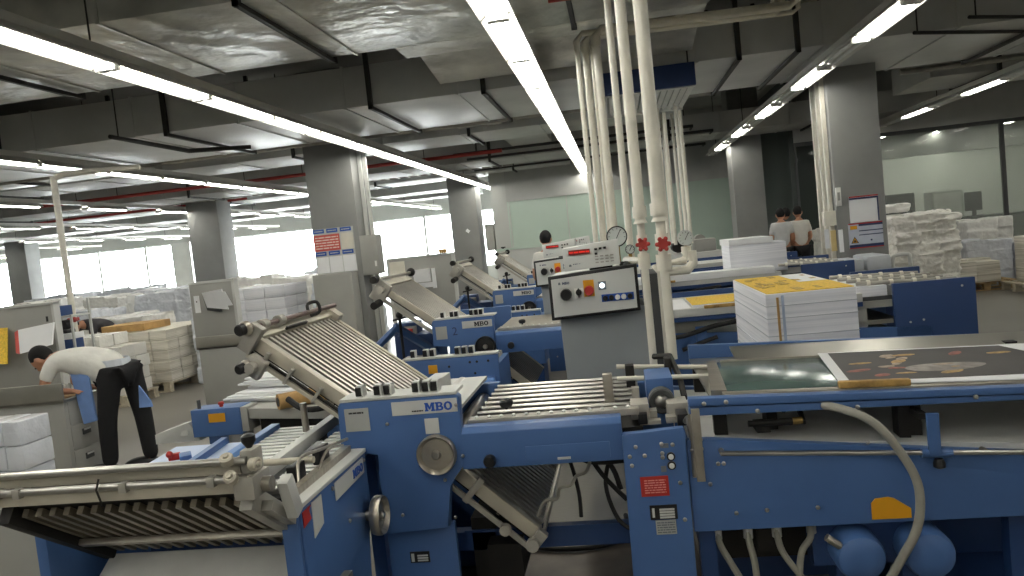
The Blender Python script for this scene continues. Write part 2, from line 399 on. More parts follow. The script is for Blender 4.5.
# cassette unit with a blue face and louvred outlet
ac = thing('air_conditioner', 'ceiling air conditioner with dark blue face and white louvred outlet', 'air conditioner', (0.45, 9.0, 3.0))
MB().box(-0.08, 0.97, 8.5, 10.2, 3.12, 3.3).build('casing', DUCTD, ac)
MB().box(-0.1, 0.98, 8.44, 8.5, 3.07, 3.31, 0.008).build('front_panel', BLUEW, ac)
lv = MB()
for i in range(15):
    x = -0.06 + i * 0.072
    lv.obox((x, 9.3, 3.085), (0.05, 1.55, 0.012), (0, 0.5, 0))
lv.box(-0.09, 0.98, 8.5, 8.54, 3.06, 3.12).box(-0.09, 0.98, 10.08, 10.14, 3.06, 3.12)
lv.build('louvre', WHITEP, ac)
hb = MB()
for sx in (-0.02, 0.92): hb.cyl((sx, 8.52, 3.3), (sx, 8.52, 4.4), 0.008, n=6).cyl((sx, 10.8, 3.3), (sx, 10.8, 4.4), 0.008, n=6)
hb.build('hanger_rod', STRAP, ac)
# ceiling pipes, trays and trapeze bars
def cpipe(label, pts, r, m, name='ceiling_pipe', cat='pipe', hang=()):
    t = thing(name, label, cat, pts[0])
    MB().tube(pts, r, 8).build('pipe_run', m, t)
    for i, x in enumerate(hang):
        p = Vector(pts[0]).lerp(Vector(pts[-1]), x)
        MB().cyl((p.x, p.y, p.z), (p.x, p.y, 4.4), 0.008, n=6).build('hanger_rod', STRAP, t)
    return t
cpipe('red sprinkler pipe crossing beyond the poster column', [(-12, 14.6, 3.34), (-2.0, 14.6, 3.34)], 0.035, REDV, hang=(0.2, 0.4, 0.6, 0.8, 0.95))
cpipe('red sprinkler pipe end over the front machine', [(-0.35, 6.05, 3.44), (0.2, 6.05, 3.44), (0.2, 6.05, 3.6)], 0.018, REDV)
cpipe('red sprinkler pipe above the pallet stacks', [(-16, 18.2, 3.34), (-9, 18.2, 3.34)], 0.03, REDV, hang=(0.3, 0.6, 0.9))
cpipe('grey conduit pipe running over the light rows', [(-14, 10.84, 3.34), (1.5, 10.84, 3.34)], 0.04, ALU, hang=(0.2, 0.4, 0.6, 0.8))
cpipe('dark conduit pair bent below the long grey duct', [(-5.3, 7.75, 3.2), (-5.3, 9.3, 3.2), (-4.6, 9.6, 3.2)], 0.025, STRAP, hang=(0.05,))
cpipe('dark trapeze bar under the grey duct toward the glazed rooms', [(3.15, 8.4, 3.292), (7.2, 10.5, 3.292)], 0.02, STRAP, name='trapeze_bar', cat='bracket', hang=(0.01,))
cpipe('thin dark bar parallel to the trapeze bar beside it', [(3.5, 8.0, 3.292), (7.4, 10.0, 3.292)], 0.018, STRAP, name='trapeze_bar', cat='bracket', hang=(0.02,))
cpipe('grey pipe along the ceiling toward the glazed rooms', [(4.0, 11.25, 3.35), (12, 11.25, 3.35)], 0.04, ALU, hang=(0.1, 0.3, 0.6))
for k, (yy, zz, x0, x1, w_) in enumerate(((14.9, 3.40, -3.0, 1.6, 'nearest'), (15.2, 3.31, -2.8, 2.0, 'middle'), (18.2, 3.36, -3.2, 2.2, 'farthest'))):
    cpipe(('first', 'second', 'last')[k] + ' of three thin dark pipes met under the slab before the green partition', [(x0, yy, zz), (x1, yy, zz), (x1, yy + 0.5, zz)], 0.025, STRAP, hang=(0.1, 0.5, 0.9))
tr = thing('cable_tray', 'open cable tray with hanging rods beyond the poster column', 'cable tray', (-6, 16.5, 3.0))
b = MB().box(-12, -2.2, 17.2, 17.23, 3.32, 3.4).box(-12, -2.2, 17.6, 17.63, 3.32, 3.4)
for i in range(40): b.box(-12 + i * 0.245, -11.97 + i * 0.245, 17.23, 17.6, 3.32, 3.34)
b.build('tray_rails', ALU, tr)
h = MB()
for i in range(9): h.cyl((-11.5 + i * 1.13, 17.21, 3.4), (-11.5 + i * 1.13, 17.21, 4.4), 0.01, n=6)
h.build('hanger_rod', STRAP, tr)

# ------------------------------------------------------------------ fluorescent lamps
ROWS = {'over the front machine heads': (-3.4, -6.2, 27, 1.25), 'over the leaning worker': (-6.85, -5.45, 28, 1.27), 'above the control consoles': (-0.65, -6.11, 21, 1.26),
        'before the lettered column': (2.38, -6.15, 10, 2.5), 'next beyond the lettered column': (5.5, -5.9, 9, 2.5), 'above the wrapped paper pallets': (8.4, -6.15, 9, 2.45), 'along the glazed rooms': (11.4, 2.0, 6, 2.45),
        'above the pallet storage': (-10.4, -3.4, 14, 2.5), 'third from the window corner': (-14.2, 1.2, 12, 2.5), 'second from the window corner': (-18.2, 1.6, 12, 2.5), 'nearest the window corner': (-22.4, 6.0, 10, 2.5), 'in the window corner': (-26.3, 9.0, 9, 2.5)}
proto = None; dark = None
OFFTUBE = mat('unlit_tube', (226, 226, 222), 0.3)
for rn, (x, y0, n, pitch) in ROWS.items():
    y1 = y0 + n * pitch
    rail = thing('lamp_trunking', 'grey steel trunking of the lamp row ' + rn, 'trunking', (x, (y0 + y1) / 2, 3.2))
    MB().box(x - 0.035, x + 0.035, y0 - 0.3, y1 + 0.1, 3.2, 3.27).build('channel', HOUSE, rail)
    q = y0
    while q < y1:
        if not all(abs(q - c) > h for c, h in ((6.1, 1.0), (9.6, 1.2), (13.05, 0.8), (16.3, 0.8), (19.95, 0.8), (3.1, 1.0), (12.5, 0.85), (11.55, 0.75), (24.1, 0.8), (28, 0.8))):
            q += 0.5; continue
        MB().cyl((x, q, 3.27), (x, q, 4.4), 0.007, n=6).build('hanger_rod', STRAP, rail); q += 3.7
    if n > 8:
        pass
    for i in range(n):
        loc = (x, y0 + i * pitch, 3.1)
        lab = 'lit twin tube fluorescent lamp in the row ' + rn
        if proto is None:
            proto = thing('fluorescent_lamp', lab, 'lamp', loc, 'ceiling lamps ' + rn)
            X, Y0 = x, loc[1]
            prof = [(X - 0.12, 3.125), (X - 0.12, 3.14), (X - 0.05, 3.2), (X + 0.05, 3.2), (X + 0.12, 3.14), (X + 0.12, 3.125), (X + 0.045, 3.185), (X - 0.045, 3.185)]
            MB().prism(prof, 'XZ', Y0 + 0.005, Y0 + 1.245).build('housing', HOUSE, proto)
            for sx in (-0.045, 0.045):
                MB().cyl((X + sx, Y0 + 0.035, 3.135), (X + sx, Y0 + 1.215, 3.135), 0.016, n=8).build('tube', TUBE, proto)
            MB().box(X - 0.075, X + 0.075, Y0 + 0.008, Y0 + 0.034, 3.11, 3.165).box(X - 0.075, X + 0.075, Y0 + 1.216, Y0 + 1.242, 3.11, 3.165).build('end_holder', WHITEP, proto)
        else:
            dup(proto, loc, lab, 'ceiling lamps ' + rn)
        if pitch > 2 and x > 0:
            loc = (x, y0 + i * pitch + 1.25, 3.1); lab = 'unlit fluorescent lamp filling the gaps of the row ' + rn
            if dark is None:
                dark = dup(proto, loc, lab, 'unlit lamps ' + rn)
                for c in dark.children:
                    if c.name.startswith('tube'): c.data = c.data.copy(); c.data.materials[0] = OFFTUBE
            else: dup(dark, loc, lab, 'unlit lamps ' + rn)
# unseen lamps added to brighten the glazed rooms
for i, (lx, ly) in enumerate(((6.4, 18.3), (6.4, 21), (9.2, 18.3), (9.2, 21), (11.8, 19.5), (7.8, 19.6), (10.5, 19.6), (10.5, 22), (7.8, 22), (6.4, 22.5), (9.2, 22.4))):
    dup(proto, (lx, ly, 3.1), 'added lamp brightening the inside of the glazed room', 'added lamps inside the glazed room')
    
# ================================================================== MACHINE HELPERS
def screws(mb, pts, y, r=0.007):
    for x, z in pts: mb.lathe([(r, 0), (r, 0.004), (r * 0.6, 0.007)], (x, y, z), (0, -1, 0), 10)
    return mb
def labelplate(name, x0, x1, z0, z1, y, m, parent, bev=0.0):
    return MB().box(x0, x1, y - 0.003, y, z0, z1).build(name, m, parent)
def lines(name, x0, x1, z0, z1, n, y, m, parent, seed=1, jag=0.4):
    r = random.Random(seed); b = MB(); dz = (z1 - z0) / n
    for i in range(n):
        a = z1 - (i + 0.5) * dz; x = x0
        while x < x1 - 0.002:
            L = min((x1 - x0) * (0.08 + 0.25 * r.random()), x1 - x)
            b.box(x, x + L, y - 0.0012, y, a - dz * 0.22, a + dz * 0.22); x += L + (x1 - x0) * 0.035
    return b.build(name, m, parent)
def buckle(parent, A, s, L, y0, y1, n=17, name='buckle_plate', slatm=None, thick=0.05):
    """slatted buckle plate: A=(x,z) of the foot, s=(dx,dz) unit vector along the slope, L length, y0..y1 width"""
    sx, sz = s; nx, nz = -sz, sx
    if nz < 0: nx, nz = -nx, -nz
    P = lambda u, y, h: (A[0] + sx * u + nx * h, y, A[1] + sz * u + nz * h)
    def slab(b, u0, u1, ya, yb, h0, h1, bev=0):
        return b.hexa([P(u0, ya, h0), P(u1, ya, h0), P(u1, yb, h0), P(u0, yb, h0), P(u0, ya, h1), P(u1, ya, h1), P(u1, yb, h1), P(u0, yb, h1)], bev)
    f = MB()
    slab(f, 0, L, y0 - 0.03, y0, -0.03, 0.024, 0.004); slab(f, 0, L, y1, y1 + 0.03, -0.04, 0.02, 0.004)
    slab(f, L - 0.05, L, y0, y1, -0.02, 0.03, 0.004); slab(f, L * 0.4, L * 0.43, y0, y1, -0.05, -0.03)
    o = f.build(name, BEIGE, parent)
    b = MB(); dy = (y1 - y0) / n
    for i in range(n): slab(b, 0.0, L - 0.05, y0 + dy * (i + 0.48), y0 + dy * (i + 0.92), -0.006, 0.014)
    b.build('slat', slatm or SLATM, o)
    k = MB(); slab(k, 0.0, L - 0.03, y0, y1, -0.046, -0.04); k.build('gap_shade_sheet', DARK, o)  # near-black sheet paints the shade in the gaps between slats
    return o, P, slab
def knob_blocks(parent, xs, y, z, s=0.026, d=0.05):
    for x in xs:
        o = MB().box(x - s / 2, x + s / 2, y, y + d, z + 0.004, z + 0.004 + s * 1.35, 0.003).build('adjusting_knob', BLACK, parent)
        MB().box(x + s / 2, x + s / 2 + 0.005, y - 0.002, y + d, z, z + s * 1.65).box(x - s / 2, x + s / 2 + 0.005, y + 0.01, y + d, z + s * 1.5, z + s * 1.65).build('clip', LGREY, o)
def handwheel(parent, c, axis, r, m=None, dark=False):
    o = MB().lathe([(r * 0.25, -0.02), (r * 0.96, -0.018), (r, -0.008), (r, 0.012), (r * 0.94, 0.02), (r * 0.86, 0.014), (r * 0.78, 0.0), (r * 0.25, 0.004)], c, axis, 32).build('handwheel', m or (BLACK if dark else BRUSH), parent)
    MB().lathe([(r * 0.24, 0.0), (r * 0.22, 0.014), (r * 0.16, 0.02)], c, axis, 16).build('hub', STEEL, o)
    return o

# ================================================================== FRONT FOLDING MACHINE
fm = thing('folding_machine', 'blue folding machine with bright metal handwheel and slatted plate, joined to the long sheet feeder', 'folding machine', (-0.9, 3.2, 0))
head = [(-1.145, 1.06), (-1.135, 1.08), (-0.665, 1.08), (-0.655, 1.07), (-0.665, 0.8), (-0.715, 0.745), (-0.735, 0.72), (-0.75, 0.56), (-1.0, 0.545), (-1.01, 0.80), (-0.995, 0.872), (-1.15, 0.88)]
sp = MB().prism(head, 'XZ', 2.85, 2.9, 0.006).build('side_panel', BLUE, fm)
MB().prism([(-1.125, 0.93), (-0.66, 0.93), (-0.66, 0.8), (-0.75, 0.70), (-0.76, 0.1), (-1.02, 0.1), (-1.02, 0.8), (-1.13, 0.88)], 'XZ', 3.82, 3.87, 0.006).build('far_side_panel', BLUE, fm)
MB().box(-1.02, -0.74, 2.9, 2.93, 0.0, 0.56, 0.004).box(-1.02, -0.74, 3.75, 3.8, 0, 0.5).box(-1.02, -0.98, 2.93, 3.75, 0.02, 0.4).build('base_panel', BLUE, fm)
MB().box(-1.135, -0.665, 2.85, 2.99, 1.081, 1.093, 0.003).build('top_cover', LGREY, fm)
MB().box(-1.05, -0.72, 2.99, 3.82, 0.955, 0.97).build('roller_hood', LGREY, fm)
rl = [(-1.05, 0.93), (-0.95, 0.86), (-0.85, 0.94), (-0.75, 0.85)]
for x, z in rl: MB().cyl((x, 2.9, z), (x, 3.82, z), 0.035, n=16).build('fold_roller', STEEL, fm)
knob_blocks(fm, (-1.06, -0.985, -0.945, -0.83, -0.79, -0.755), 2.87, 1.093, 0.026)
handwheel(fm, (-0.762, 2.83, 0.857), (0, -1, 0), 0.078)
screws(MB(), [(-0.95, 0.985), (-1.12, 0.9), (-0.67, 1.04), (-0.665, 0.84), (-0.72, 0.6), (-0.93, 0.62), (-0.745, 0.75)], 2.85).build('screw', STEEL, fm)
pl = labelplate('name_plate', -0.925, -0.665, 1.015, 1.068, 2.85, LGREY, fm)
letters('MBO', 0.033, (-0.793, 2.847, 1.024), BLUEINK, pl)
lines('script', -0.845, -0.80, 1.022, 1.034, 1, 2.8465, DARKINK, pl, 3)
pl = labelplate('grey_plate', -1.118, -1.02, 0.965, 1.055, 2.85, mat('plate_grey', (170, 172, 168), 0.5), fm)
lines('marking', -1.10, -1.04, 1.03, 1.045, 1, 2.8465, DARKINK, pl, 5)
labelplate('blank_plate', -0.80, -0.745, 0.935, 0.995, 2.85, LGREY, fm)
pl = labelplate('type_plate', -0.935, -0.855, 0.405, 0.45, 2.9, BLACK, fm)
b = MB()
for i in range(3): b.box(-0.905, -0.862, 2.895, 2.897, 0.411 + i * 0.010, 0.417 + i * 0.010)
b.box(-0.93, -0.918, 2.895, 2.897, 0.41, 0.443)
b.build('type_lines', LGREY, pl)
# upper buckle plate rising away from the head
o, P, slab = buckle(fm, (-0.95, 0.905), (-0.787, 0.617), 0.745, 2.985, 3.78, 17)
b = MB()
slab(b, 0.02, 0.70, 2.93, 2.945, -0.065, -0.048)
b.build('guide_rail', BEIGE, o)
b = MB(); slab(b, 0.02, 0.70, 2.935, 2.948, -0.044, -0.034); b.build('lower_guide_rail', DARK, o)
for u in (0.22, 0.36, 0.5, 0.62):
    b = MB(); slab(b, u, u + 0.012, 2.925, 2.955, -0.07, 0.0); b.build('rail_clip', ALU, o)
b = MB(); slab(b, 0.10, 0.135, 2.905, 2.93, -0.10, 0.04, 0.004); b.build('rail_arm', LGREY, o)
MB().cyl(P(0.735, 2.90, 0.055), P(0.735, 3.85, 0.055), 0.012, n=12).build('stop_shaft', mat('rusty_shaft', (112, 92, 88), 0.35, 0.6), o)
b = MB(); slab(b, 0.69, 0.75, 2.92, 2.965, -0.05, 0.075, 0.008); b.build('end_bracket', ALU, o)
b = MB(); slab(b, 0.60, 0.68, 2.90, 2.945, -0.115, -0.03, 0.01); b.cyl(P(0.64, 2.86, -0.07), P(0.64, 2.90, -0.07), 0.022, n=18); b.build('gearbox', ALU, o)
for u, h, r in ((0.745, 0.05, 0.024), (0.665, -0.085, 0.022)):
    k_ = MB().lathe([(r * 0.5, 0.0), (r, 0.01), (r, 0.034), (r * 0.8, 0.04)], P(u, 2.89, h), (-0.35, -0.9, -0.1), 16).build('knob', BLACK, o)
    MB().lathe([(r * 1.25, -0.012), (r * 1.3, 0.0), (r * 1.1, 0.01)], P(u, 2.89, h), (-0.35, -0.9, -0.1), 18).build('knob_collar', BRUSH, k_)
b = MB()
for yy in (3.0, 3.16): b.cyl(P(0.735, yy, 0.055), P(0.735, yy + 0.05, 0.055), 0.024, n=14)
b.build('shaft_collar', ALU, o)
MB().tube([P(0.735, 3.5, 0.06), P(0.76, 3.51, 0.085), P(0.735, 3.54, 0.11), P(0.70, 3.54, 0.08), P(0.715, 3.5, 0.05)], 0.008, 8, 4).build('stop_bracket', DARK, o)
b = MB(); slab(b, 0.69, 0.70, 3.2, 3.42, 0.03, 0.045); b.build('stop_bar', DARK, o)
b = MB(); slab(b, 0.66, 0.74, 3.76, 3.83, 0.0, 0.05, 0.006); b.build('far_bracket', BEIGE, o)
b = MB().hexa([(-0.90, 3.02, 1.0), (-0.83, 3.02, 1.0), (-0.79, 3.32, 1.0), (-0.86, 3.32, 1.0), (-0.90, 3.02, 1.075), (-0.83, 3.02, 1.075), (-0.79, 3.32, 1.09), (-0.86, 3.32, 1.09)], 0.004)
b.build('cover_strip', LGREY, fm)
# lower buckle plate sloping down away from the head
o, P, slab = buckle(fm, (-0.42, 0.47), (-0.735, 0.678), 0.42, 2.985, 3.78, 17, 'lower_buckle_plate')
b = MB(); slab(b, 0.30, 0.325, 2.925, 2.95, -0.07, 0.05, 0.003); slab(b, 0.0, 0.42, 2.93, 2.945, -0.065, -0.045)
slab(b, -0.03, 0.015, 2.93, 2.97, -0.06, 0.03, 0.006)
b.cyl(P(0, 2.90, -0.03), P(0, 2.93, -0.03), 0.026, n=18).cyl(P(0.12, 2.90, -0.05), P(0.12, 2.93, -0.05), 0.022)
b.build('guide_rail', ALU, o)
MB().cyl(P(-0.012, 2.95, 0.02), P(-0.012, 3.82, 0.02), 0.009, n=10).build('stop_shaft', BRUSH, o)
MB().cyl(P(0.02, 3.78, 0.0), P(0.02, 3.84, 0.0), 0.025).build('knob', ALU, o)
# register table between head and feeder
fr = MB().prism([(2.85, 0.785), (2.85, 0.925), (2.87, 0.945), (2.93, 0.945), (2.93, 0.785)], 'YZ', -0.67, -0.05, 0.004).build('register_front_rail', BLUE, fm)
MB().box(-0.42, -0.10, 2.846, 2.85, 0.80, 0.86, 0.0015).build('raised_cover', BLUE, fr)
labelplate('small_plate', -0.30, -0.25, 0.803, 0.812, 2.846, LGREY, fr)
MB().lathe([(0.024, 0), (0.024, 0.02), (0.02, 0.026)], (-0.56, 2.85, 0.815), (0, -1, 0), 20).build('black_knob', BLACK, fr)
MB().box(-0.65, 0.0, 3.80, 3.86, 0.76, 0.87, 0.004).build('register_rear_rail', BLUE, fm)
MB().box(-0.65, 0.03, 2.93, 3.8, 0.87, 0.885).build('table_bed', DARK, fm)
sc = MB().box(-0.65, 0.02, 2.94, 3.0, 0.93, 0.955, 0.002).build('register_ruler', ALU, fm)
b = MB()
for i in range(13): b.ball((-0.62 + i * 0.05, 2.97, 0.958), (0.009, 0.012, 0.006), 8)
b.build('ruler_ball', WHITEP, sc)
MB().lathe([(0.022, 0), (0.028, 0.012), (0.028, 0.022), (0.02, 0.03), (0.008, 0.03), (0.006, -0.01)], (-0.50, 3.0, 0.985), (0, 0, 1), 18).build('clamp_knob', BLACK, sc)
for i, (yy, r) in enumerate([(3.06 + 0.092 * k, 0.0115) for k in range(8)]):
    MB().cyl((-0.65, yy, 0.93), (0.03, yy, 0.925), r, n=14).build('guide_bar', STEEL, fm)
b = MB().box(-0.115, -0.075, 3.18, 3.22, 0.89, 1.05, 0.004)
b.box(-0.125, -0.065, 3.16, 3.24, 0.885, 0.9)
b.build('bar_post', BRUSH, fm)
# right end: motor wheel, gears and sensor blocks
mw = MB().lathe([(0.03, 0.024), (0.046, 0.03), (0.052, 0.025), (0.052, -0.02), (0.03, -0.03)], (0.115, 3.12, 0.94), (0, -1, 0), 28).build('drive_wheel', DGREY, fm)
MB().lathe([(0.028, 0.03), (0.024, 0.04), (0.012, 0.046)], (0.115, 3.12, 0.94), (0, -1, 0), 18).build('hub', STEEL, mw)
MB().box(0.06, 0.17, 3.16, 3.4, 0.92, 1.02, 0.006).build('motor_block', BLUE, fm)
b = MB().box(-0.01, 0.06, 2.98, 3.1, 0.9, 0.96, 0.004).box(0.03, 0.09, 3.0, 3.06, 0.89, 0.925).box(0.13, 0.21, 3.0, 3.12, 0.88, 0.95, 0.004).box(0.0, 0.03, 3.1, 3.14, 0.94, 1.0).box(0.02, 0.1, 2.95, 2.99, 0.885, 0.90).box(0.12, 0.16, 2.95, 3.0, 0.885, 0.91, 0.003)
b.build('sensor_bracket', ALU, fm)
MB().box(0.015, 0.05, 2.94, 2.98, 0.89, 0.93, 0.003).box(0.16, 0.2, 2.9, 2.99, 0.885, 0.93, 0.003).build('sensor', BLACK, fm)
MB().tube([(0.19, 2.9, 0.9), (0.2, 2.87, 0.93), (0.205, 2.87, 0.85), (0.205, 2.86, 0.7)], 0.012, 8).build('lever', BRUSH, fm)
# cables under the register table
MB().tube([(-0.19, 3.0, 0.74), (-0.21, 3.0, 0.70), (-0.25, 3.0, 0.685), (-0.275, 3.0, 0.65), (-0.32, 3.0, 0.64), (-0.335, 3.0, 0.60), (-0.385, 3.0, 0.59), (-0.42, 3.0, 0.53)], 0.007, 8, 5).build('spiral_cable', GREYH, fm)
MB().tube([(-0.30, 3.05, 0.8), (-0.27, 3.05, 0.72), (-0.25, 3.05, 0.6), (-0.25, 3.05, 0.50)], 0.008, 8, 5).build('hose', RUBBER, fm)
b = MB()
b.tube([(-0.3, 3.1, 0.79), (-0.2, 3.05, 0.73), (-0.05, 3.0, 0.74)], 0.014, 8, 5).tube([(-0.22, 3.1, 0.78), (-0.15, 3.08, 0.66), (-0.06, 3.0, 0.58)], 0.01, 8, 5).tube([(-0.1, 3.1, 0.76), (-0.14, 3.08, 0.62), (-0.1, 3.05, 0.48), (-0.02, 3.0, 0.44)], 0.009, 8, 5).tube([(-0.25, 3.15, 0.78), (-0.12, 3.1, 0.7), (-0.08, 3.06, 0.6)], 0.011, 8, 5)
b.build('cable_bundle', RUBBER, fm)
MB().box(-0.98, -0.04, 3.1, 3.16, 0.36, 0.44).box(-0.75, -0.04, 3.09, 3.11, 0.44, 0.45).build('lower_tie_beam', SHADEBLUE, fm)
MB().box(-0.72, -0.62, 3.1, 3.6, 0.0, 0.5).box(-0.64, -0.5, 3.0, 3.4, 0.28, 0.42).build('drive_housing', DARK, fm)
tag(MB().tube([(-0.74, 4.02, 0.025), (-0.62, 3.93, 0.025), (-0.45, 3.87, 0.025), (-0.25, 3.88, 0.025), (-0.12, 3.97, 0.025), (-0.09, 4.1, 0.025), (-0.1, 4.3, 0.025)], 0.013, 10, 6).build('hose', RUBBER), 'black hose curving over the floor plate between the machine legs', 'hose')
t = thing('floor_plate', 'thin dark plate laid on the floor under the machine with the bright handwheel', 'plate', (-0.35, 3.7, 0))
MB().box(-0.95, 0.25, 3.25, 4.22, 0.001, 0.008).build('plate', mat('dark_plate', (98, 90, 80), 0.5, 0.2, 0.15, 6), t)  # thin plate makes the floor darker under the machine
b = MB()
for x, y in ((-0.85, 4.1), (0.15, 4.1), (-0.4, 4.12)): b.lathe([(0.012, 0), (0.012, 0.006)], (x, y, 0.008), (0, 0, 1), 10)
b.build('screw', STEEL, t)
# ================================================================== FRONT SHEET FEEDER
sf = thing('sheet_feeder', 'long blue sheet feeder with red warning label on its end panel', 'sheet feeder', (0.9, 3.35, 0))
ep = MB().prism([(-0.065, 0.0), (-0.052, 0.88), (-0.042, 0.885), (0.175, 0.895), (0.18, 0.88), (0.172, 0.0)], 'XZ', 2.835, 2.875, 0.005).build('end_panel', BLUE, sf)
MB().box(-0.03, 0.19, 3.8, 3.84, 0, 0.88).build('rear_end_panel', BLUE, sf)
screws(MB(), [(-0.005, 0.835), (-0.03, 0.80), (0.025, 0.80), (0.09, 0.84), (0.09, 0.805), (0.09, 0.79), (-0.025, 0.765), (0.145, 0.69), (0.15, 0.55), (0.13, 0.835)], 2.835, 0.008).build('screw', STEEL, ep)
for zz in (0.792, 0.758):
    o = MB().lathe([(0.016, 0), (0.016, 0.006), (0.012, 0.008)], (0.12, 2.835, zz), (0, -1, 0), 18).build('push_button', BLACK, ep)
    MB().lathe([(0.010, 0.007), (0.010, 0.012), (0.008, 0.013)], (0.12, 2.835, zz), (0, -1, 0), 16).build('button_cap', WHITEP, o)
rw = labelplate('warning_label', 0.0, 0.103, 0.645, 0.72, 2.835, RED, ep)
lines('warning_text', 0.014, 0.092, 0.655, 0.71, 6, 2.8315, mat('pale_print', (226, 150, 140), 0.6), rw, 8)
tp = labelplate('type_plate', 0.025, 0.125, 0.555, 0.61, 2.835, BLACK, ep)
b = MB()
for i in range(4): b.box(0.06, 0.115, 2.829, 2.8315, 0.560 + i * 0.010, 0.567 + i * 0.010)
b.box(0.033, 0.042, 2.829, 2.8315, 0.565, 0.60); b.build('type_lines', LGREY, tp)
tp = labelplate('data_plate', 0.042, 0.117, 0.498, 0.552, 2.835, mat('plate_grey', (170, 172, 168), 0.5), ep)
lines('data_text', 0.047, 0.112, 0.502, 0.548, 5, 2.8315, GREYINK, tp, 9)
labelplate('small_tag', 0.085, 0.115, 0.825, 0.842, 2.835, GREYINK, ep); labelplate('small_tag', 0.08, 0.10, 0.735, 0.757, 2.835, GREYINK, ep)
# main beam
bm_ = MB().prism([(0.182, 0.49), (0.182, 0.84), (0.26, 0.838), (2.15, 0.63), (2.15, 0.49)], 'XZ', 2.86, 2.9, 0.004).build('side_beam', BLUE, sf)
MB().prism([(0.195, 0.49), (0.195, 0.845), (2.15, 0.7), (2.15, 0.49)], 'XZ', 3.8, 3.84).build('rear_beam', BLUE, sf)
screws(MB(), [(0.235, 0.805), (0.255, 0.67), (0.34, 0.555), (0.45, 0.56), (0.235, 0.84), (0.2, 0.80), (0.29, 0.745), (0.31, 0.745), (0.82, 0.79), (0.63, 0.56)], 2.86, 0.008).build('screw', STEEL, bm_)
ys = MB().prism([(0.815, 0.505), (0.815, 0.565), (0.83, 0.582), (0.875, 0.586), (0.895, 0.58), (0.95, 0.54), (0.95, 0.505)], 'XZ', 2.857, 2.86).build('yellow_sticker', YELL, bm_)
MB().cyl((0.30, 2.82, 0.795), (2.1, 2.82, 0.685), 0.0095, n=12).build('side_rod', STEEL, sf)
b = MB()
for x in (0.305, 1.2, 2.05): b.cyl((x, 2.82, 0.795 - (x - 0.3) * 0.061), (x, 2.86, 0.795 - (x - 0.3) * 0.061), 0.01)
b.build('rod_mount', BRUSH, sf)
o = MB().box(1.005, 1.045, 2.80, 2.815, 0.75, 0.895, 0.002).cyl((0.985, 2.82, 0.752), (1.085, 2.82, 0.746), 0.017).build('stop_bracket', BLUE, sf)
MB().lathe([(0.014, -0.016), (0.02, -0.03), (0.02, -0.045), (0.012, -0.05)], (1.04, 2.815, 0.745), (0, 0, 1), 14).build('clamp_knob', BLACK, o)
MB().box(0.205, 0.235, 2.80, 2.812, 0.70, 0.97, 0.002).build('upright_strap', BRUSH, sf)
# deck below the table
MB().hexa([(0.2, 2.9, 0.80), (2.15, 2.9, 0.66), (2.15, 3.8, 0.66), (0.2, 3.8, 0.80), (0.2, 2.9, 0.825), (2.15, 2.9, 0.685), (2.15, 3.8, 0.72), (0.2, 3.8, 0.83)]).build('lower_deck', LGREY, sf)
b = MB().tube([(0.5, 2.95, 0.86), (0.62, 2.93, 0.865), (0.62, 3.0, 0.9)], 0.012).tube([(0.6, 3.2, 0.84), (0.66, 3.1, 0.93)], 0.012).box(0.5, 0.54, 3.0, 3.1, 0.82, 0.92).box(0.45, 0.5, 2.93, 3.02, 0.83, 0.86)
b.cyl((0.42, 2.93, 0.868), (0.58, 2.93, 0.868), 0.012).box(0.96, 1.0, 2.95, 3.02, 0.77, 0.9).box(1.0, 1.03, 2.86, 2.98, 0.86, 0.88)
b.build('stop_mechanism', DARK, sf)
MB().lathe([(0.013, 0), (0.013, 0.035)], (0.58, 2.93, 0.868), (1, 0, 0), 14).build('knurled_knob', BRASS, sf)
b = MB()
for x in (0.3, 1.0, 1.7): b.box(x, x + 0.05, 2.98, 3.02, 0.7, 0.93).box(x, x + 0.05, 3.74, 3.78, 0.7, 0.95)
b.build('table_post', DARK, sf)
# table with blue rails
tb = MB().prism([(0.205, 0.955), (0.205, 0.985), (2.15, 0.975), (2.15, 0.955)], 'XZ', 2.88, 2.93, 0.003).prism([(0.205, 0.918), (0.205, 0.95), (2.15, 0.95), (2.15, 0.94)], 'XZ', 2.886, 2.93, 0.003).slope().build('table_front_rail', BLUE, sf)
screws(MB(), [(0.26, 0.965), (0.34, 0.968), (0.45, 0.93), (0.8, 0.93), (1.2, 0.95)], 2.88, 0.009).slope().build('rail_bolt', STEEL, tb)
MB().prism([(0.30, 0.92), (0.30, 1.025), (2.15, 1.0), (2.15, 0.95)], 'XZ', 3.90, 3.94, 0.003).slope().build('table_rear_rail', BLUE, sf)
MB().box(0.30, 2.15, 2.93, 3.90, 0.945, 0.958).slope().build('table_board', STEELSH, sf)
MB().hexa([(0.36, 3.0, 0.96), (1.5, 3.0, 0.96), (1.5, 3.62, 0.96), (0.40, 3.62, 0.96), (0.36, 3.0, 0.985), (1.5, 3.0, 0.985), (1.5, 3.62, 0.985), (0.40, 3.62, 0.985)], 0.003).slope().build('green_plate', TEAL, sf)
MB().box(0.34, 2.15, 2.94, 2.99, 0.96, 0.985, 0.003).box(0.42, 2.15, 3.63, 3.65, 0.96, 0.992, 0.002).hexa([(0.30, 2.99, 0.96), (0.36, 2.99, 0.96), (0.40, 3.65, 0.96), (0.36, 3.65, 0.96), (0.30, 2.99, 0.99), (0.36, 2.99, 0.99), (0.40, 3.65, 0.99), (0.36, 3.65, 0.99)]).slope().build('edge_strip', BRUSH, sf)
MB().prism([(3.66, 0.96), (3.9, 1.0), (3.9, 1.012), (3.66, 0.972)], 'YZ', 0.5, 2.15).slope().build('rear_tray', STEELSH, sf)
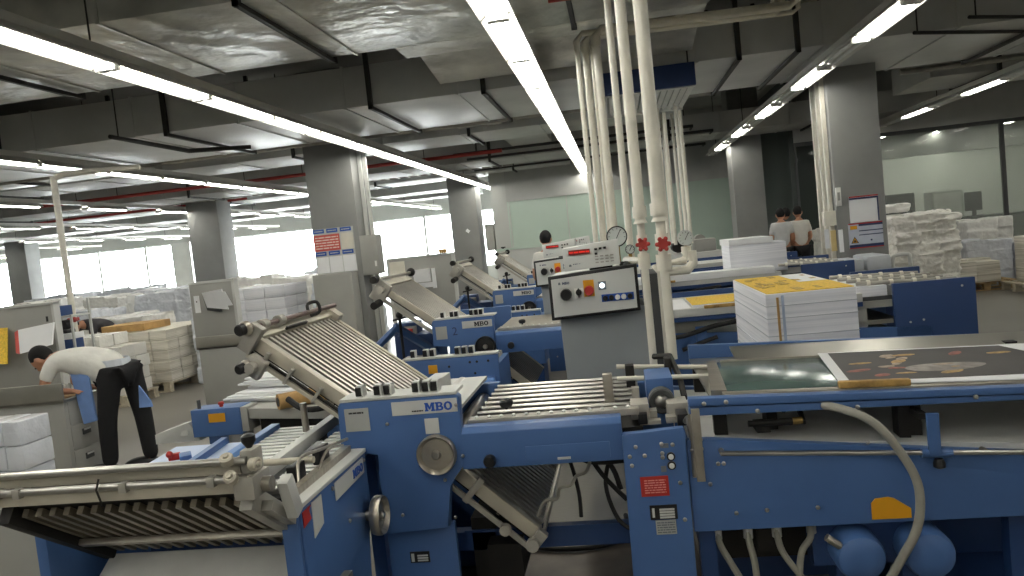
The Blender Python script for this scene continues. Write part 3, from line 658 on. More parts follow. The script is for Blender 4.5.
for a, c in (((-0.06, 3.62, 1.0), (0.42, 3.62, 0.96)), ((-0.06, 3.45, 0.975), (0.38, 3.45, 0.955))):
    MB().cyl(a, c, 0.011, n=10).build('guide_rod', PIPEW, sf)
b = MB().box(0.16, 0.19, 3.55, 3.62, 0.85, 1.03, 0.004).tube([(0.12, 3.7, 1.02), (0.19, 3.62, 1.03), (0.22, 3.5, 0.95), (0.22, 3.3, 0.9)], 0.014).box(-0.02, 0.02, 3.5, 3.56, 0.88, 1.02)
b.build('feed_linkage', DARK, sf)
# under the beam
MB().box(0.25, 2.1, 3.3, 3.8, 0.1, 0.45).box(0.9, 2.1, 2.98, 3.3, 0.0, 0.17).build('base_cabinet', SHADEBLUE, sf)
MB().box(0.62, 0.98, 2.95, 3.0, 0.3, 0.50).box(0.2, 0.26, 2.9, 2.96, 0.0, 0.5).box(1.3, 1.36, 2.92, 2.98, 0.0, 0.5).build('support_bracket', SHADEBLUE, sf)
for x in (0.76, 0.995):
    o = MB().lathe([(0.088, 0.0), (0.088, 0.28), (0.08, 0.30), (0.055, 0.315), (0.03, 0.32)], (x, 3.12, 0.375), (0, -1, 0), 30).build('vacuum_pump', BLUE, sf)
    MB().box(x - 0.06, x + 0.06, 2.95, 3.1, 0.2, 0.29).build('pump_foot', SHADEBLUE, o)
MB().tube([(0.705, 2.84, 0.41), (0.67, 2.83, 0.44), (0.645, 2.83, 0.46)], 0.014).build('pump_valve', BRUSH, sf)
for xs in (((0.27, 2.93, 0.49), (0.275, 2.92, 0.42), (0.31, 2.92, 0.34), (0.38, 2.92, 0.2)), ((0.385, 2.93, 0.49), (0.385, 2.92, 0.42), (0.40, 2.92, 0.32), (0.40, 2.92, 0.15)), ((0.49, 2.93, 0.49), (0.49, 2.92, 0.43), (0.51, 2.92, 0.36), (0.58, 2.92, 0.25)), ((0.62, 2.95, 0.49), (0.61, 2.93, 0.42), (0.57, 2.92, 0.36), (0.55, 2.92, 0.2))):
    o = MB().tube(xs, 0.0125, 10, 5).build('air_hose', GREYH, sf)
    MB().cyl(xs[0], (xs[0][0], xs[0][1], xs[0][2] - 0.06), 0.018).build('hose_fitting', LGREY, o)
b = MB().box(0.3, 0.62, 3.05, 3.28, 0.3, 0.46).box(0.42, 0.5, 2.96, 3.05, 0.36, 0.46)
b.build('valve_block', DARK, sf)
tag(MB().tube([(0.60, 3.0, 0.925), (0.72, 2.86, 0.925), (0.83, 2.79, 0.875), (0.92, 2.78, 0.74), (0.955, 2.78, 0.63), (0.94, 2.78, 0.5), (0.88, 2.80, 0.37), (0.80, 2.82, 0.22), (0.74, 2.85, 0.08), (0.72, 2.9, 0.02)], 0.0155, 12, 6).build('suction_hose', GREYH), 'grey suction hose arching over the blue feeder beam', 'hose')
# things on the table
ps = thing('printed_sheet', 'dark printed sheet with food pictures and white margins on the feeder table', 'sheet', (1.2, 3.3, 0.987))
pp = MB().hexa([(0.78, 2.99, 0.987), (2.1, 2.93, 0.987), (2.1, 3.66, 0.994), (0.86, 3.66, 0.994), (0.78, 2.99, 0.990), (2.1, 2.93, 0.990), (2.1, 3.66, 0.997), (0.86, 3.66, 0.997)]).slope().build('paper', PAPER, ps)
zz = lambda y: 0.9905 + (y - 2.99) * 0.0104
def pquad(b, x0, x1, y0, y1, h=0.0012):
    return b.hexa([(x0, y0, zz(y0)), (x1, y0, zz(y0)), (x1, y1, zz(y1)), (x0, y1, zz(y1)), (x0, y0, zz(y0) + h), (x1, y0, zz(y0) + h), (x1, y1, zz(y1) + h), (x0, y1, zz(y1) + h)])
b = MB(); b.hexa([(0.825, 3.04, zz(3.04)), (1.75, 3.04, zz(3.04)), (1.62, 3.63, zz(3.63)), (0.90, 3.64, zz(3.64)), (0.825, 3.04, zz(3.04) + 0.001), (1.75, 3.04, zz(3.04) + 0.001), (1.62, 3.63, zz(3.63) + 0.001), (0.90, 3.64, zz(3.64) + 0.001)])
b.slope().build('dark_picture', DARKPR, ps)
rr = random.Random(4)
for m_, n_ in ((mat('print_gold', (186, 150, 84), 0.5, 0, 0.3, 50), 7), (mat('print_bread', (176, 158, 136), 0.5, 0, 0.3, 40), 6), (mat('print_red', (150, 78, 62), 0.5, 0, 0.3, 50), 4)):
    b = MB()
    for i in range(n_):
        x, y = 0.9 + rr.random() * 0.7, 3.1 + rr.random() * 0.45
        b.ball((x, y, zz(y) + 0.001), (0.03 + 0.03 * rr.random(), 0.012 + 0.014 * rr.random(), 0.0012), 12, (0, 0, rr.random()))
    b.slope().build('food_picture', m_, ps)
MB().ball((1.25, 3.25, zz(3.25) + 0.001), (0.17, 0.09, 0.0008), 20, (0, 0, 0.3)).slope().build('pale_picture', mat('print_pale', (150, 144, 136), 0.5, 0, 0.3, 14), ps)
st = MB().obox((0.885, 2.955, 0.999), (0.25, 0.03, 0.026), (0, 0, -0.02), 0.006)
tag(st.slope().build('wooden_stick', STICKM), 'tan wooden stick lying along the near edge of the feeder table', 'stick')

# ================================================================== CROSS FOLDING UNIT (near corner)
xf = thing('cross_folding_unit', 'blue cross folding unit with slatted plate raised toward the viewer', 'folding machine', (-1.4, 2.5, 0))
MB().prism([(2.22, 0.88), (2.84, 0.895), (2.84, 0.62), (2.78, 0.58), (2.72, 0.2), (2.72, 0), (2.42, 0), (2.42, 0.2), (2.36, 0.52), (2.22, 0.60)], 'YZ', -1.09, -1.05, 0.005).build('side_panel', BLUE, xf)
MB().box(-1.12, -1.045, 2.21, 2.84, 0.885, 0.90, 0.003).build('top_strip', LGREY, xf)
MB().box(-1.11, -1.055, 2.2, 2.215, 0.3, 0.885, 0.003).build('end_plate', BLUE, xf)
MB().prism([(2.22, 0.895), (2.84, 0.895), (2.84, 0.1), (2.4, 0.1), (2.22, 0.60)], 'YZ', -1.98, -1.94, 0.005).build('far_side_panel', BLUE, xf)
MB().box(-1.96, -1.09, 2.45, 2.8, 0.02, 0.12).box(-1.94, -1.09, 2.74, 2.78, 0.12, 0.6).build('base_frame', SHADEBLUE, xf)
b = MB().prism([(2.225, 0.83), (2.225, 0.87), (2.29, 0.872)], 'YZ', -1.05, -1.047); b.prism([(2.225, 0.82), (2.225, 0.868), (2.27, 0.872), (2.285, 0.83)], 'YZ', -1.05, -1.0475)
b.build('red_sticker', RED, xf)
MB().prism([(2.295, 0.76), (2.30, 0.875), (2.38, 0.875), (2.375, 0.78)], 'YZ', -1.05, -1.047).build('grey_plate', LGREY, xf)
o = MB().prism([(2.50, 0.81), (2.50, 0.872), (2.80, 0.875), (2.80, 0.815)], 'YZ', -1.05, -1.047).build('name_plate', LGREY, xf)
letters('MBO', 0.032, (-1.047, 2.68, 0.828), BLUEINK, o, (0, 1, 0), (1, 0, 0))
handwheel(xf, (-1.0, 2.78, 0.65), (1, 0, 0), 0.075)
MB().cyl((-1.05, 2.78, 0.65), (-1.02, 2.78, 0.65), 0.02).build('wheel_shaft', STEEL, xf)
b = MB()
for y, z in ((2.24, 0.64), (2.48, 0.86), (2.81, 0.86), (2.6, 0.7)): b.lathe([(0.008, 0), (0.008, 0.004), (0.005, 0.007)], (-1.05, y, z), (1, 0, 0), 10)
b.build('screw', STEEL, xf)
for y, z in ((2.58, 0.84), (2.66, 0.78), (2.48, 0.76)): MB().cyl((-1.94, y, z), (-1.09, y, z), 0.035, n=16).build('fold_roller', STEEL, xf)
# plate raised toward the camera: built along Y
AX = (2.45, 0.705); s = (-0.8247, 0.5657); L = 0.52
def Q(u, x, h): return (x, AX[0] + s[0] * u + 0.5657 * h, AX[1] + s[1] * u + 0.8247 * h)   # h > 0 is the upper side
def qs(b, u0, u1, xa, xb, h0, h1, bev=0):
    return b.hexa([Q(u0, xa, h0), Q(u0, xb, h0), Q(u1, xb, h0), Q(u1, xa, h0), Q(u0, xa, h1), Q(u0, xb, h1), Q(u1, xb, h1), Q(u1, xa, h1)], bev)
f = MB(); qs(f, 0, L, -1.90, -1.86, -0.04, 0.03, 0.003); bp = f.build('plate_side_frame', DARK, xf)
f = MB(); qs(f, 0, L, -1.13, -1.09, -0.04, 0.03, 0.003); f.build('plate_side_frame', ALU, xf)
b = MB(); n = 16
for i in range(n):
    x = -1.86 + (0.73 / n) * i; qs(b, 0.0, L - 0.03, x + 0.010, x + 0.029, -0.014, 0.010)
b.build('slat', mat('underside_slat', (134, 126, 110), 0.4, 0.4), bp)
b = MB(); qs(b, 0.0, L, -1.86, -1.13, 0.014, 0.02); b.build('gap_shade_sheet', DARK, bp)  # dark sheet stands in for shade between the underside slats
b = MB(); qs(b, 0.17, 0.205, -1.90, -1.06, -0.036, -0.015, 0.004); b.build('cross_bar', BRUSH, bp)
MB().box(-1.95, -1.11, 2.0, 2.03, 1.07, 1.10, 0.003).build('top_bar', BEIGE, bp)
MB().box(-1.95, -1.11, 1.99, 2.02, 1.018, 1.05, 0.003).build('top_bar', BEIGE, bp)
MB().box(-1.95, -1.11, 2.02, 2.08, 1.05, 1.07, 0.002).build('bar_channel', DARK, bp)
for z in (1.113, 1.062): MB().cyl((-1.99, 1.985, z), (-1.08, 1.985, z), 0.0115, n=12).build('stop_shaft', STEEL, bp)
for x in (-1.87, -1.80, -1.46, -1.19):
    MB().box(x - 0.012, x + 0.012, 1.97, 2.03, 1.045, 1.075, 0.003).build('stop_clamp', ALU, bp)
MB().tube([(-1.53, 1.975, 1.09), (-1.535, 1.965, 1.06), (-1.53, 1.975, 1.01)], 0.003, 6).build('wire_clip', DARK, bp)
gb = MB().box(-1.125, -1.06, 1.97, 2.08, 1.0, 1.07, 0.012).box(-1.105, -1.065, 1.99, 2.06, 1.07, 1.14, 0.012).build('gearbox', ALU, bp)
for c, d in (((-1.13, 1.97, 1.125), (0.1, -0.5, 0.85)), ((-1.12, 1.96, 1.075), (0.1, -0.8, 0.6)), ((-1.055, 1.99, 1.10), (1, -0.2, 0.1))):
    MB().lathe([(0.014, -0.02), (0.019, -0.015), (0.019, 0.006), (0.013, 0.010), (0.008, 0.008), (0.006, 0.014)], c, d, 16).build('knob', BEIGE, gb)
MB().lathe([(0.008, -0.03), (0.02, -0.012), (0.02, 0.004), (0.01, 0.01)], (-1.085, 2.02, 1.17), (0, 0, 1), 14).build('star_knob', BLACK, gb)
MB().cyl((-1.06, 2.03, 1.03), (-1.035, 2.03, 1.03), 0.022, n=18).build('bevel_wheel', BRUSH, gb)
b = MB(); qs(b, 0.30, L - 0.05, -1.088, -1.055, -0.03, 0.0); b.build('guide_rail', ALU, bp)
MB().obox((-1.03, 2.12, 0.96), (0.035, 0.05, 0.13), (0.35, 0, 0), 0.006).build('rail_arm', LGREY, bp)
# delivery cover below
MB().hexa([(-1.86, 2.18, 0.54), (-1.13, 2.18, 0.54), (-1.12, 2.45, 0.675), (-1.88, 2.45, 0.675), (-1.86, 2.17, 0.55), (-1.13, 2.17, 0.55), (-1.12, 2.44, 0.685), (-1.88, 2.44, 0.685)]).hexa([(-1.86, 2.10, 0.30), (-1.13, 2.10, 0.30), (-1.13, 2.18, 0.55), (-1.86, 2.18, 0.55), (-1.86, 2.09, 0.30), (-1.13, 2.09, 0.30), (-1.13, 2.17, 0.55), (-1.86, 2.17, 0.55)]).build('delivery_cover', WHITEP, xf)
b = MB().box(-1.12, -1.06, 2.15, 2.2, 0.52, 0.6, 0.004).box(-1.14, -1.02, 2.16, 2.19, 0.46, 0.5).cyl((-1.1, 2.16, 0.56), (-1.0, 2.16, 0.56), 0.012).cyl((-1.08, 2.17, 0.48), (-1.0, 2.17, 0.42), 0.012).box(-1.05, -1.02, 2.4, 2.5, 0.42, 0.56)
b.build('delivery_linkage', BRUSH, xf)
MB().cyl((-1.9, 2.17, 0.43), (-0.98, 2.17, 0.43), 0.02).build('delivery_shaft', DARK, xf)
# roller infeed table of the cross unit
ra = MB().hexa([(-1.60, 2.52, 0.86), (-1.56, 2.52, 0.86), (-1.60, 3.28, 0.86), (-1.64, 3.28, 0.86), (-1.60, 2.52, 0.925), (-1.56, 2.52, 0.925), (-1.60, 3.28, 0.925), (-1.64, 3.28, 0.925)], 0.003).build('infeed_rail', LBLUE, xf)
MB().hexa([(-1.32, 2.42, 0.90), (-1.28, 2.42, 0.90), (-1.32, 3.3, 0.90), (-1.36, 3.3, 0.90), (-1.32, 2.42, 0.945), (-1.28, 2.42, 0.945), (-1.32, 3.3, 0.945), (-1.36, 3.3, 0.945)], 0.003).build('infeed_rail', LGREY, xf)
MB().box(-1.60, -1.14, 2.5, 3.28, 0.80, 0.83).build('infeed_bed', BLACK, xf)
for i in range(14):
    y = 2.55 + i * 0.053; d = -(y - 2.52) * 0.053
    MB().hexa([(-1.555 + d, y, 0.90), (-1.33 + d, y, 0.90), (-1.33 + d, y + 0.03, 0.90), (-1.555 + d, y + 0.03, 0.90), (-1.555 + d, y, 0.906), (-1.33 + d, y, 0.906), (-1.33 + d, y + 0.03, 0.906), (-1.555 + d, y + 0.03, 0.906)], 0.002).build('infeed_slat', WHITEP, xf)
for i in range(13):
    y = 2.46 + i * 0.053; d = -(y - 2.42) * 0.045
    MB().hexa([(-1.25 + d, y, 0.897), (-1.12, y, 0.897), (-1.12, y + 0.03, 0.897), (-1.25 + d, y + 0.03, 0.897), (-1.25 + d, y, 0.903), (-1.12, y, 0.903), (-1.12, y + 0.03, 0.903), (-1.25 + d, y + 0.03, 0.903)], 0.002).build('infeed_slat', WHITEP, xf)
MB().cyl((-1.33, 2.52, 0.955), (-1.12, 2.52, 0.955), 0.012).build('cross_shaft', BEIGE, xf)
MB().cyl((-1.36, 3.02, 0.94), (-1.36, 3.02, 1.06), 0.014).build('bar_post', BRUSH, xf)
for x, y in ((-1.17, 2.62), (-1.17, 2.40), (-1.15, 2.86)): MB().box(x, x + 0.03, y, y + 0.09, 0.905, 0.965, 0.004).build('black_block', BLACK, xf)
b = MB().tube([(-1.12, 2.38, 0.92), (-1.14, 2.45, 0.98), (-1.12, 2.6, 0.97), (-1.1, 2.8, 0.95)], 0.006, 6, 4).tube([(-1.10, 2.5, 0.92), (-1.1, 2.6, 0.965), (-1.1, 2.75, 0.94)], 0.005, 6, 4).box(-1.12, -1.09, 2.3, 2.8, 0.9, 0.925)
b.build('guide_wire', BRUSH, xf)
MB().box(-1.6, -1.54, 3.2, 3.26, 0, 0.86).box(-1.2, -1.14, 3.2, 3.26, 0, 0.8).build('infeed_leg', BLUE, xf)
# tray beside it
tr_ = thing('blue_tray', 'pale blue tray holding a red clip beside the roller infeed', 'tray', (-1.92, 3.15, 0.0))
MB().hexa([(-2.15, 2.95, 0.81), (-1.76, 2.95, 0.81), (-1.82, 3.4, 0.81), (-2.2, 3.4, 0.81), (-2.15, 2.95, 0.82), (-1.76, 2.95, 0.82), (-1.82, 3.4, 0.82), (-2.2, 3.4, 0.82)]).build('tray_floor', mat('pale_tray', (168, 186, 214), 0.4), tr_)
MB().hexa([(-1.90, 2.95, 0.82), (-1.87, 2.95, 0.82), (-1.93, 3.4, 0.82), (-1.96, 3.4, 0.82), (-1.90, 2.95, 0.85), (-1.87, 2.95, 0.85), (-1.93, 3.4, 0.85), (-1.96, 3.4, 0.85)]).box(-2.17, -1.74, 2.93, 2.95, 0.80, 0.84).build('tray_rail', BLUE, tr_)
MB().box(-2.1, -2.05, 3.0, 3.05, 0, 0.81).box(-1.86, -1.81, 3.3, 3.35, 0, 0.81).build('tray_leg', BLUE, tr_)
t = thing('plastic_clip', 'small red and blue plastic clip on the pale blue tray', 'clip', (-2.04, 3.15, 0.82))
MB().obox((-2.06, 3.16, 0.835), (0.05, 0.03, 0.03), (0, 0, 0.4), 0.005).ball((-2.07, 3.14, 0.85), 0.016, 8).build('red_clip_body', RED, t)
MB().obox((-2.0, 3.15, 0.835), (0.05, 0.05, 0.025), (0.2, 0, 0.6), 0.005).build('blue_clip_body', BLUE, t)
# ================================================================== FOLDING MACHINES FARTHER BACK
DX, DY = -0.34, 2.95
def far_folder(label):
    t = thing('folding_machine', label, 'folding machine', (-0.9 + DX, 3.2 + DY, 0)); X, Y = DX, DY
    hd = MB().prism([(x + X, z) for x, z in head], 'XZ', 2.85 + Y, 2.9 + Y, 0.006).build('side_panel', BLUE, t)
    MB().box(-1.12 + X, -0.66 + X, 3.82 + Y, 3.87 + Y, 0.1, 1.06, 0.005).build('far_side_panel', BLUE, t)
    MB().box(-1.02 + X, -0.74 + X, 2.9 + Y, 2.93 + Y, 0, 0.56).box(-1.02 + X, -0.74 + X, 3.75 + Y, 3.8 + Y, 0, 0.5).build('base_panel', BLUE, t)
    MB().box(-1.12 + X, -0.645 + X, 2.85 + Y, 2.99 + Y, 1.081, 1.093, 0.003).build('top_cover', LGREY, t)
    for x, z in rl: MB().cyl((x + X, 2.9 + Y, z), (x + X, 3.82 + Y, z), 0.035, n=12).build('fold_roller', STEEL, t)
    knob_blocks(t, [q + X for q in (-1.06, -0.985, -0.95, -0.83, -0.79, -0.755)], 2.87 + Y, 1.093, 0.028)
    handwheel(t, (-0.735 + X, 2.82 + Y, 0.85), (0, -1, 0), 0.082, dark=True)
    pl = labelplate('name_plate', -0.905 + X, -0.67 + X, 1.0, 1.055, 2.85 + Y, LGREY, t)
    letters('MBO', 0.034, (-0.81 + X, 2.847 + Y, 1.011), DARKINK, pl)
    labelplate('grey_plate', -1.118 + X, -1.03 + X, 0.93, 1.03, 2.85 + Y, mat('plate_grey', (170, 172, 168), 0.5), t)
    o, P, slab = buckle(t, (-0.95 + X, 0.905), (-0.787, 0.617), 0.79, 2.985 + Y, 3.78 + Y, 17)
    b = MB(); slab(b, 0.05, 0.74, 2.93 + Y, 2.952 + Y, -0.085, -0.058); slab(b, 0.68, 0.8, 2.91 + Y, 2.965 + Y, -0.11, 0.06, 0.008); b.cyl(P(0.74, 2.86 + Y, 0), P(0.74, 2.98 + Y, 0), 0.03).build('guide_rail', ALU, o)
    MB().cyl(P(0.80, 2.90 + Y, 0.055), P(0.80, 3.85 + Y, 0.055), 0.014, n=10).build('stop_shaft', BRUSH, o)
    b = MB().cyl(P(0.82, 2.84 + Y, 0.04), P(0.82, 2.90 + Y, 0.04), 0.03).cyl(P(0.70, 2.80 + Y, -0.12), P(0.70, 2.92 + Y, -0.1), 0.03).ball(P(0.8, 3.86 + Y, 0.06), 0.04); b.build('knob', DARK, o)
    o, P, slab = buckle(t, (-0.42 + X, 0.47), (-0.735, 0.678), 0.42, 2.985 + Y, 3.78 + Y, 15, 'lower_buckle_plate', mat('dull_slat', (120, 118, 112), 0.4, 0.6))
    MB().prism([(2.85 + Y, 0.785), (2.85 + Y, 0.925), (2.87 + Y, 0.945), (2.93 + Y, 0.945), (2.93 + Y, 0.785)], 'YZ', -0.655 + X, 0.0 + X, 0.004).build('register_front_rail', BLUE, t)
    MB().box(-0.65 + X, 0.0 + X, 3.80 + Y, 3.86 + Y, 0.8, 0.95).build('register_rear_rail', BLUE, t)
    sc = MB().box(-0.65 + X, 0.02 + X, 2.94 + Y, 3.0 + Y, 0.94, 0.965, 0.002).build('register_ruler', ALU, t)
    b = MB()
    for i in range(13): b.ball((-0.62 + X + i * 0.05, 2.97 + Y, 0.968), (0.009, 0.012, 0.006), 6)
    b.build('ruler_ball', WHITEP, sc)
    MB().lathe([(0.022, 0), (0.028, 0.012), (0.028, 0.022), (0.02, 0.03), (0.008, 0.03), (0.006, -0.01)], (-0.45 + X, 2.95 + Y, 0.99), (0, 0, 1), 14).build('clamp_knob', BLACK, sc)
    MB().box(-0.65 + X, 0.03 + X, 3.0 + Y, 3.8 + Y, 0.94, 0.955).build('table_bed', BRUSH, t)
    MB().lathe([(0.026, 0), (0.026, 0.02), (0.02, 0.026)], (-0.54 + X, 2.85 + Y, 0.84), (0, -1, 0), 16).build('black_knob', BLACK, t)
    # feeder side
    MB().box(-0.04 + X, 0.2 + X, 2.84 + Y, 2.88 + Y, 0, 0.88, 0.005).build('end_panel', BLUE, t)
    MB().prism([(0.195 + X, 0.49), (0.195 + X, 0.845), (2.5 + X, 0.72), (2.5 + X, 0.49)], 'XZ', 2.86 + Y, 2.9 + Y).build('side_beam', BLUE, t)
    MB().box(0.195 + X, 2.5 + X, 3.8 + Y, 3.84 + Y, 0.5, 0.84).build('rear_beam', BLUE, t)
    MB().box(0.2 + X, 2.3 + X, 2.9 + Y, 3.8 + Y, 0.76, 0.79).build('lower_deck', STEELSH, t)
    MB().box(0.25 + X, 2.05 + X, 2.87 + Y, 2.93 + Y, 0.935, 0.995, 0.003).box(0.25 + X, 2.05 + X, 2.93 + Y, 3.9 + Y, 0.965, 0.985).build('feed_table', LGREY, t)
    MB().box(0.25 + X, 2.05 + X, 3.9 + Y, 3.94 + Y, 0.93, 1.03).box(0.3 + X, 2.05 + X, 2.875 + Y, 2.93 + Y, 0.90, 0.932).build('table_rail', SHADEBLUE, t)
    b = MB().tube([(0.4 + X, 2.84 + Y, 0.87), (0.7 + X, 2.8 + Y, 0.8), (1.0 + X, 2.83 + Y, 0.86), (1.4 + X, 2.85 + Y, 0.9)], 0.018, 8, 5)
    b.build('hose', RUBBER, t)
    MB().box(0.85 + X, 0.93 + X, 2.82 + Y, 2.86 + Y, 0.6, 0.86).build('stop_bracket', BLUE, t)
    MB().tube([(0.74 + X, 2.8 + Y, 0.70), (0.8 + X, 2.8 + Y, 0.72), (1.0 + X, 2.8 + Y, 0.78)], 0.016).build('clamp_lever', BLACK, t)
    MB().box(0.3 + X, 2.3 + X, 3.2 + Y, 3.8 + Y, 0.0, 0.45).build('base_cabinet', SHADEBLUE, t)
    MB().box(2.26 + X, 2.81 + X, 2.86 + Y, 2.9 + Y, 0.1, 1.045, 0.004).build('pile_side_panel', SHADEBLUE, t)
    MB().box(2.26 + X, 2.81 + X, 3.86 + Y, 3.9 + Y, 0.1, 1.07, 0.004).build('pile_rear_panel', SHADEBLUE, t)
    b = MB()
    for x, z in ((2.72, 0.99), (2.72, 0.2), (2.36, 0.76), (2.45, 0.77)): b.lathe([(0.008, 0), (0.008, 0.004)], (x + X, 2.86 + Y, z), (0, -1, 0), 8)
    b.build('screw', LGREY, t)
    for i in range(4):
        yy = 3.0 + Y + i * 0.24
        ro = MB().cyl((2.05 + X, yy, 1.055), (2.74 + X, yy, 1.03), 0.016, n=10).build('delivery_roller', ALU, t)
        b = MB()
        for q in range(4): b.cyl((2.12 + X + q * 0.16, yy, 1.053 - q * 0.006), (2.145 + X + q * 0.16, yy, 1.052 - q * 0.006), 0.023, n=12)
        b.build('roller_ring', PIPEW, ro)
    MB().box(2.05 + X, 2.78 + X, 2.92 + Y, 3.85 + Y, 0.93, 0.96).build('delivery_bed', DGREY, t)
    MB().box(2.02 + X, 2.25 + X, 2.95 + Y, 3.8 + Y, 0.68, 0.72).box(2.02 + X, 2.08 + X, 2.9 + Y, 2.95 + Y, 0.1, 0.92).box(2.02 + X, 2.26 + X, 2.9 + Y, 2.95 + Y, 0.88, 0.93).build('pile_frame', GREYP, t)
    # folding unit standing before the head
    b = MB().box(-1.22 + X, -0.55 + X, 2.25 + Y, 2.29 + Y, 0.3, 0.87, 0.006).box(-1.22 + X, -1.18 + X, 2.29 + Y, 2.75 + Y, 0.3, 0.8).box(-0.59 + X, -0.55 + X, 2.29 + Y, 2.75 + Y, 0.3, 0.8)
    u = b.build('second_fold_panel', BLUE, t)
    MB().box(-1.22 + X, -0.55 + X, 2.25 + Y, 2.35 + Y, 0.872, 0.885, 0.003).build('second_top_cover', LGREY, t)
    knob_blocks(t, [q + X for q in (-1.16, -1.07, -1.02, -0.84, -0.79, -0.74)], 2.27 + Y, 0.886, 0.032)
    MB().box(-1.05 + X, -0.985 + X, 2.246 + Y, 2.25 + Y, 0.77, 0.83, 0.002).build('yellow_sticker', YELL, u)
    MB().box(-0.74 + X, -0.58 + X, 2.2 + Y, 2.25 + Y, 0.6, 0.72, 0.006).build('cover_box', LBLUE, u)
    b = MB()
    for x, z in ((-0.9, 0.81), (-0.75, 0.83), (-0.7, 0.83), (-0.62, 0.83), (-0.72, 0.75), (-0.8, 0.72)): b.lathe([(0.009, 0), (0.009, 0.004)], (x + X, 2.25 + Y, z), (0, -1, 0), 8)
    b.build('screw', BLACK, u)
    MB().box(-1.2 + X, -0.58 + X, 2.3 + Y, 2.72 + Y, 0.0, 0.3).build('second_base', SHADEBLUE, t)
    for i in range(4): MB().cyl((-1.18 + X, 2.38 + Y + i * 0.1, 0.8), (-0.59 + X, 2.38 + Y + i * 0.1, 0.8), 0.035, n=12).build('second_roller', BRUSH, t)
    MB().tube([(-1.78 + X, 3.3 + Y, 0.0), (-1.78 + X, 3.3 + Y, 0.84), (-1.58 + X, 3.35 + Y, 1.0), (-1.35 + X, 3.4 + Y, 0.82), (-1.2 + X, 3.45 + Y, 0.6)], 0.038, 6).build('brace_frame', BLUE, t)
    MB().box(-1.72 + X, -1.5 + X, 3.7 + Y, 3.9 + Y, 0.0, 1.0, 0.01).box(-1.66 + X, -1.3 + X, 3.6 + Y, 3.95 + Y, 0.6, 0.9, 0.01).build('delivery_box', SHADEBLUE, t)
    o = MB().box(-1.62 + X, -1.5 + X, 3.66 + Y, 3.7 + Y, 0.86, 0.97, 0.004).build('switch_box', GREYP, t)
    MB().box(-1.6 + X, -1.53 + X, 3.65 + Y, 3.66 + Y, 0.9, 0.95).build('red_button_row', RED, o)
    b = MB().box(-1.6 + X, -1.2 + X, 3.0 + Y, 3.5 + Y, 0.6, 0.66).box(-1.5 + X, -1.3 + X, 3.05 + Y, 3.3 + Y, 0.66, 0.76, 0.01).cyl((-1.6 + X, 3.1 + Y, 0.72), (-1.2 + X, 3.15 + Y, 0.72), 0.03)
    b.build('delivery_table', BRUSH, t)
    MB().ball((-1.5 + X, 3.2 + Y, 1.12), 0.03).cyl((-1.5 + X, 3.2 + Y, 0.76), (-1.5 + X, 3.2 + Y, 1.12), 0.012).cyl((-1.56 + X, 3.2 + Y, 1.08), (-1.44 + X, 3.2 + Y, 1.1), 0.01).build('star_knob', BLACK, t)
    return t
f2 = far_folder('blue folding machine with black handwheel and a painted number 2')
l2 = f2.location.copy()
f3 = dup(f2, (l2.x + 0.02, l2.y + 2.85, 0), 'blue folding machine between the painted number 2 one and the white shirted worker')
f4 = dup(f2, (l2.x + 0.08, l2.y + 5.75, 0), 'blue folding machine behind the white shirted worker, close to the green partition')
# painted 2 on the second machine
text('painted_number', '2', 0.09, (-0.99 + DX, 2.8485 + DY, 0.955), (1, 0, 0), (0, 0, 1), NAVYINK, f2, 0, 0.001)

# ================================================================== CONTROL CONSOLES
cs = thing('control_console', 'grey control console with five buttons and red emergency stop beside the cream riser pipes', 'control console', (-0.11, 4.5, 0))
MB().hexa([(-0.35, 4.3, 0.66), (0.12, 4.3, 0.66), (0.12, 4.75, 0.66), (-0.35, 4.75, 0.66), (-0.36, 4.3, 1.21), (0.12, 4.3, 1.21), (0.12, 4.75, 1.21), (-0.36, 4.75, 1.21)], 0.006).build('cabinet', CONSM, cs)
MB().box(-0.02, 0.12, 4.35, 4.72, 0.0, 0.36, 0.004).build('pedestal', SHADEBLUE, cs)
b = MB().box(-0.35, 0.14, 4.29, 4.75, 0.36, 0.66, 0.006); bb = b.build('base', BLUE, cs)
screws(MB(), [(-0.28, 0.6), (-0.27, 0.5), (0.08, 0.6)], 4.29).build('screw', STEEL, bb)
MB().box(0.122, 0.20, 4.3, 4.74, 0.7, 1.38, 0.004).build('dark_side_duct', DGREY, cs)
hx = lambda y, e: [(-0.385 - e, y, 1.19 - e), (0.115 + e, y, 1.205 - e), (0.115 + e, y, 1.435 + e), (-0.385 - e, y, 1.41 + e)]
def slabface(y0, y1, e, bev=0): a, c = hx(y0, e), hx(y1, e); return MB()._hexa([a[0], a[1], c[1], c[0], a[3], a[2], c[2], c[3]], bev)
slabface(4.20, 4.26, 0.012, 0.006).build('panel_frame', BLACK, cs)
slabface(4.26, 4.72, 0.004, 0.004).build('panel_housing', LGREY, cs)
fc = slabface(4.193, 4.20, -0.006).build('panel_face', FACEM, cs)
y = 4.193
def dial(x, z, r, m, name, d=0.02): return MB().lathe([(r, 0), (r, d * 0.6), (r * 0.85, d)], (x, y, z), (0, -1, 0), 20).build(name, m, fc)
MB().box(-0.335, -0.262, y - 0.002, y, 1.275, 1.355).build('knob_plate', LGREY, fc)
dial(-0.298, 1.317, 0.034, BLACK, 'main_switch', 0.03)
MB().box(-0.248, -0.195, y - 0.003, y, 1.29, 1.345).build('switch_plate', WHITEP, fc)
dial(-0.222, 1.322, 0.018, BLACK, 'selector_switch', 0.018); MB().box(-0.226, -0.218, y - 0.028, y, 1.295, 1.345, 0.002).build('selector_lever', BLACK, fc)
MB().box(-0.192, -0.13, y - 0.003, y, 1.295, 1.385).build('yellow_backing', YELL, fc)
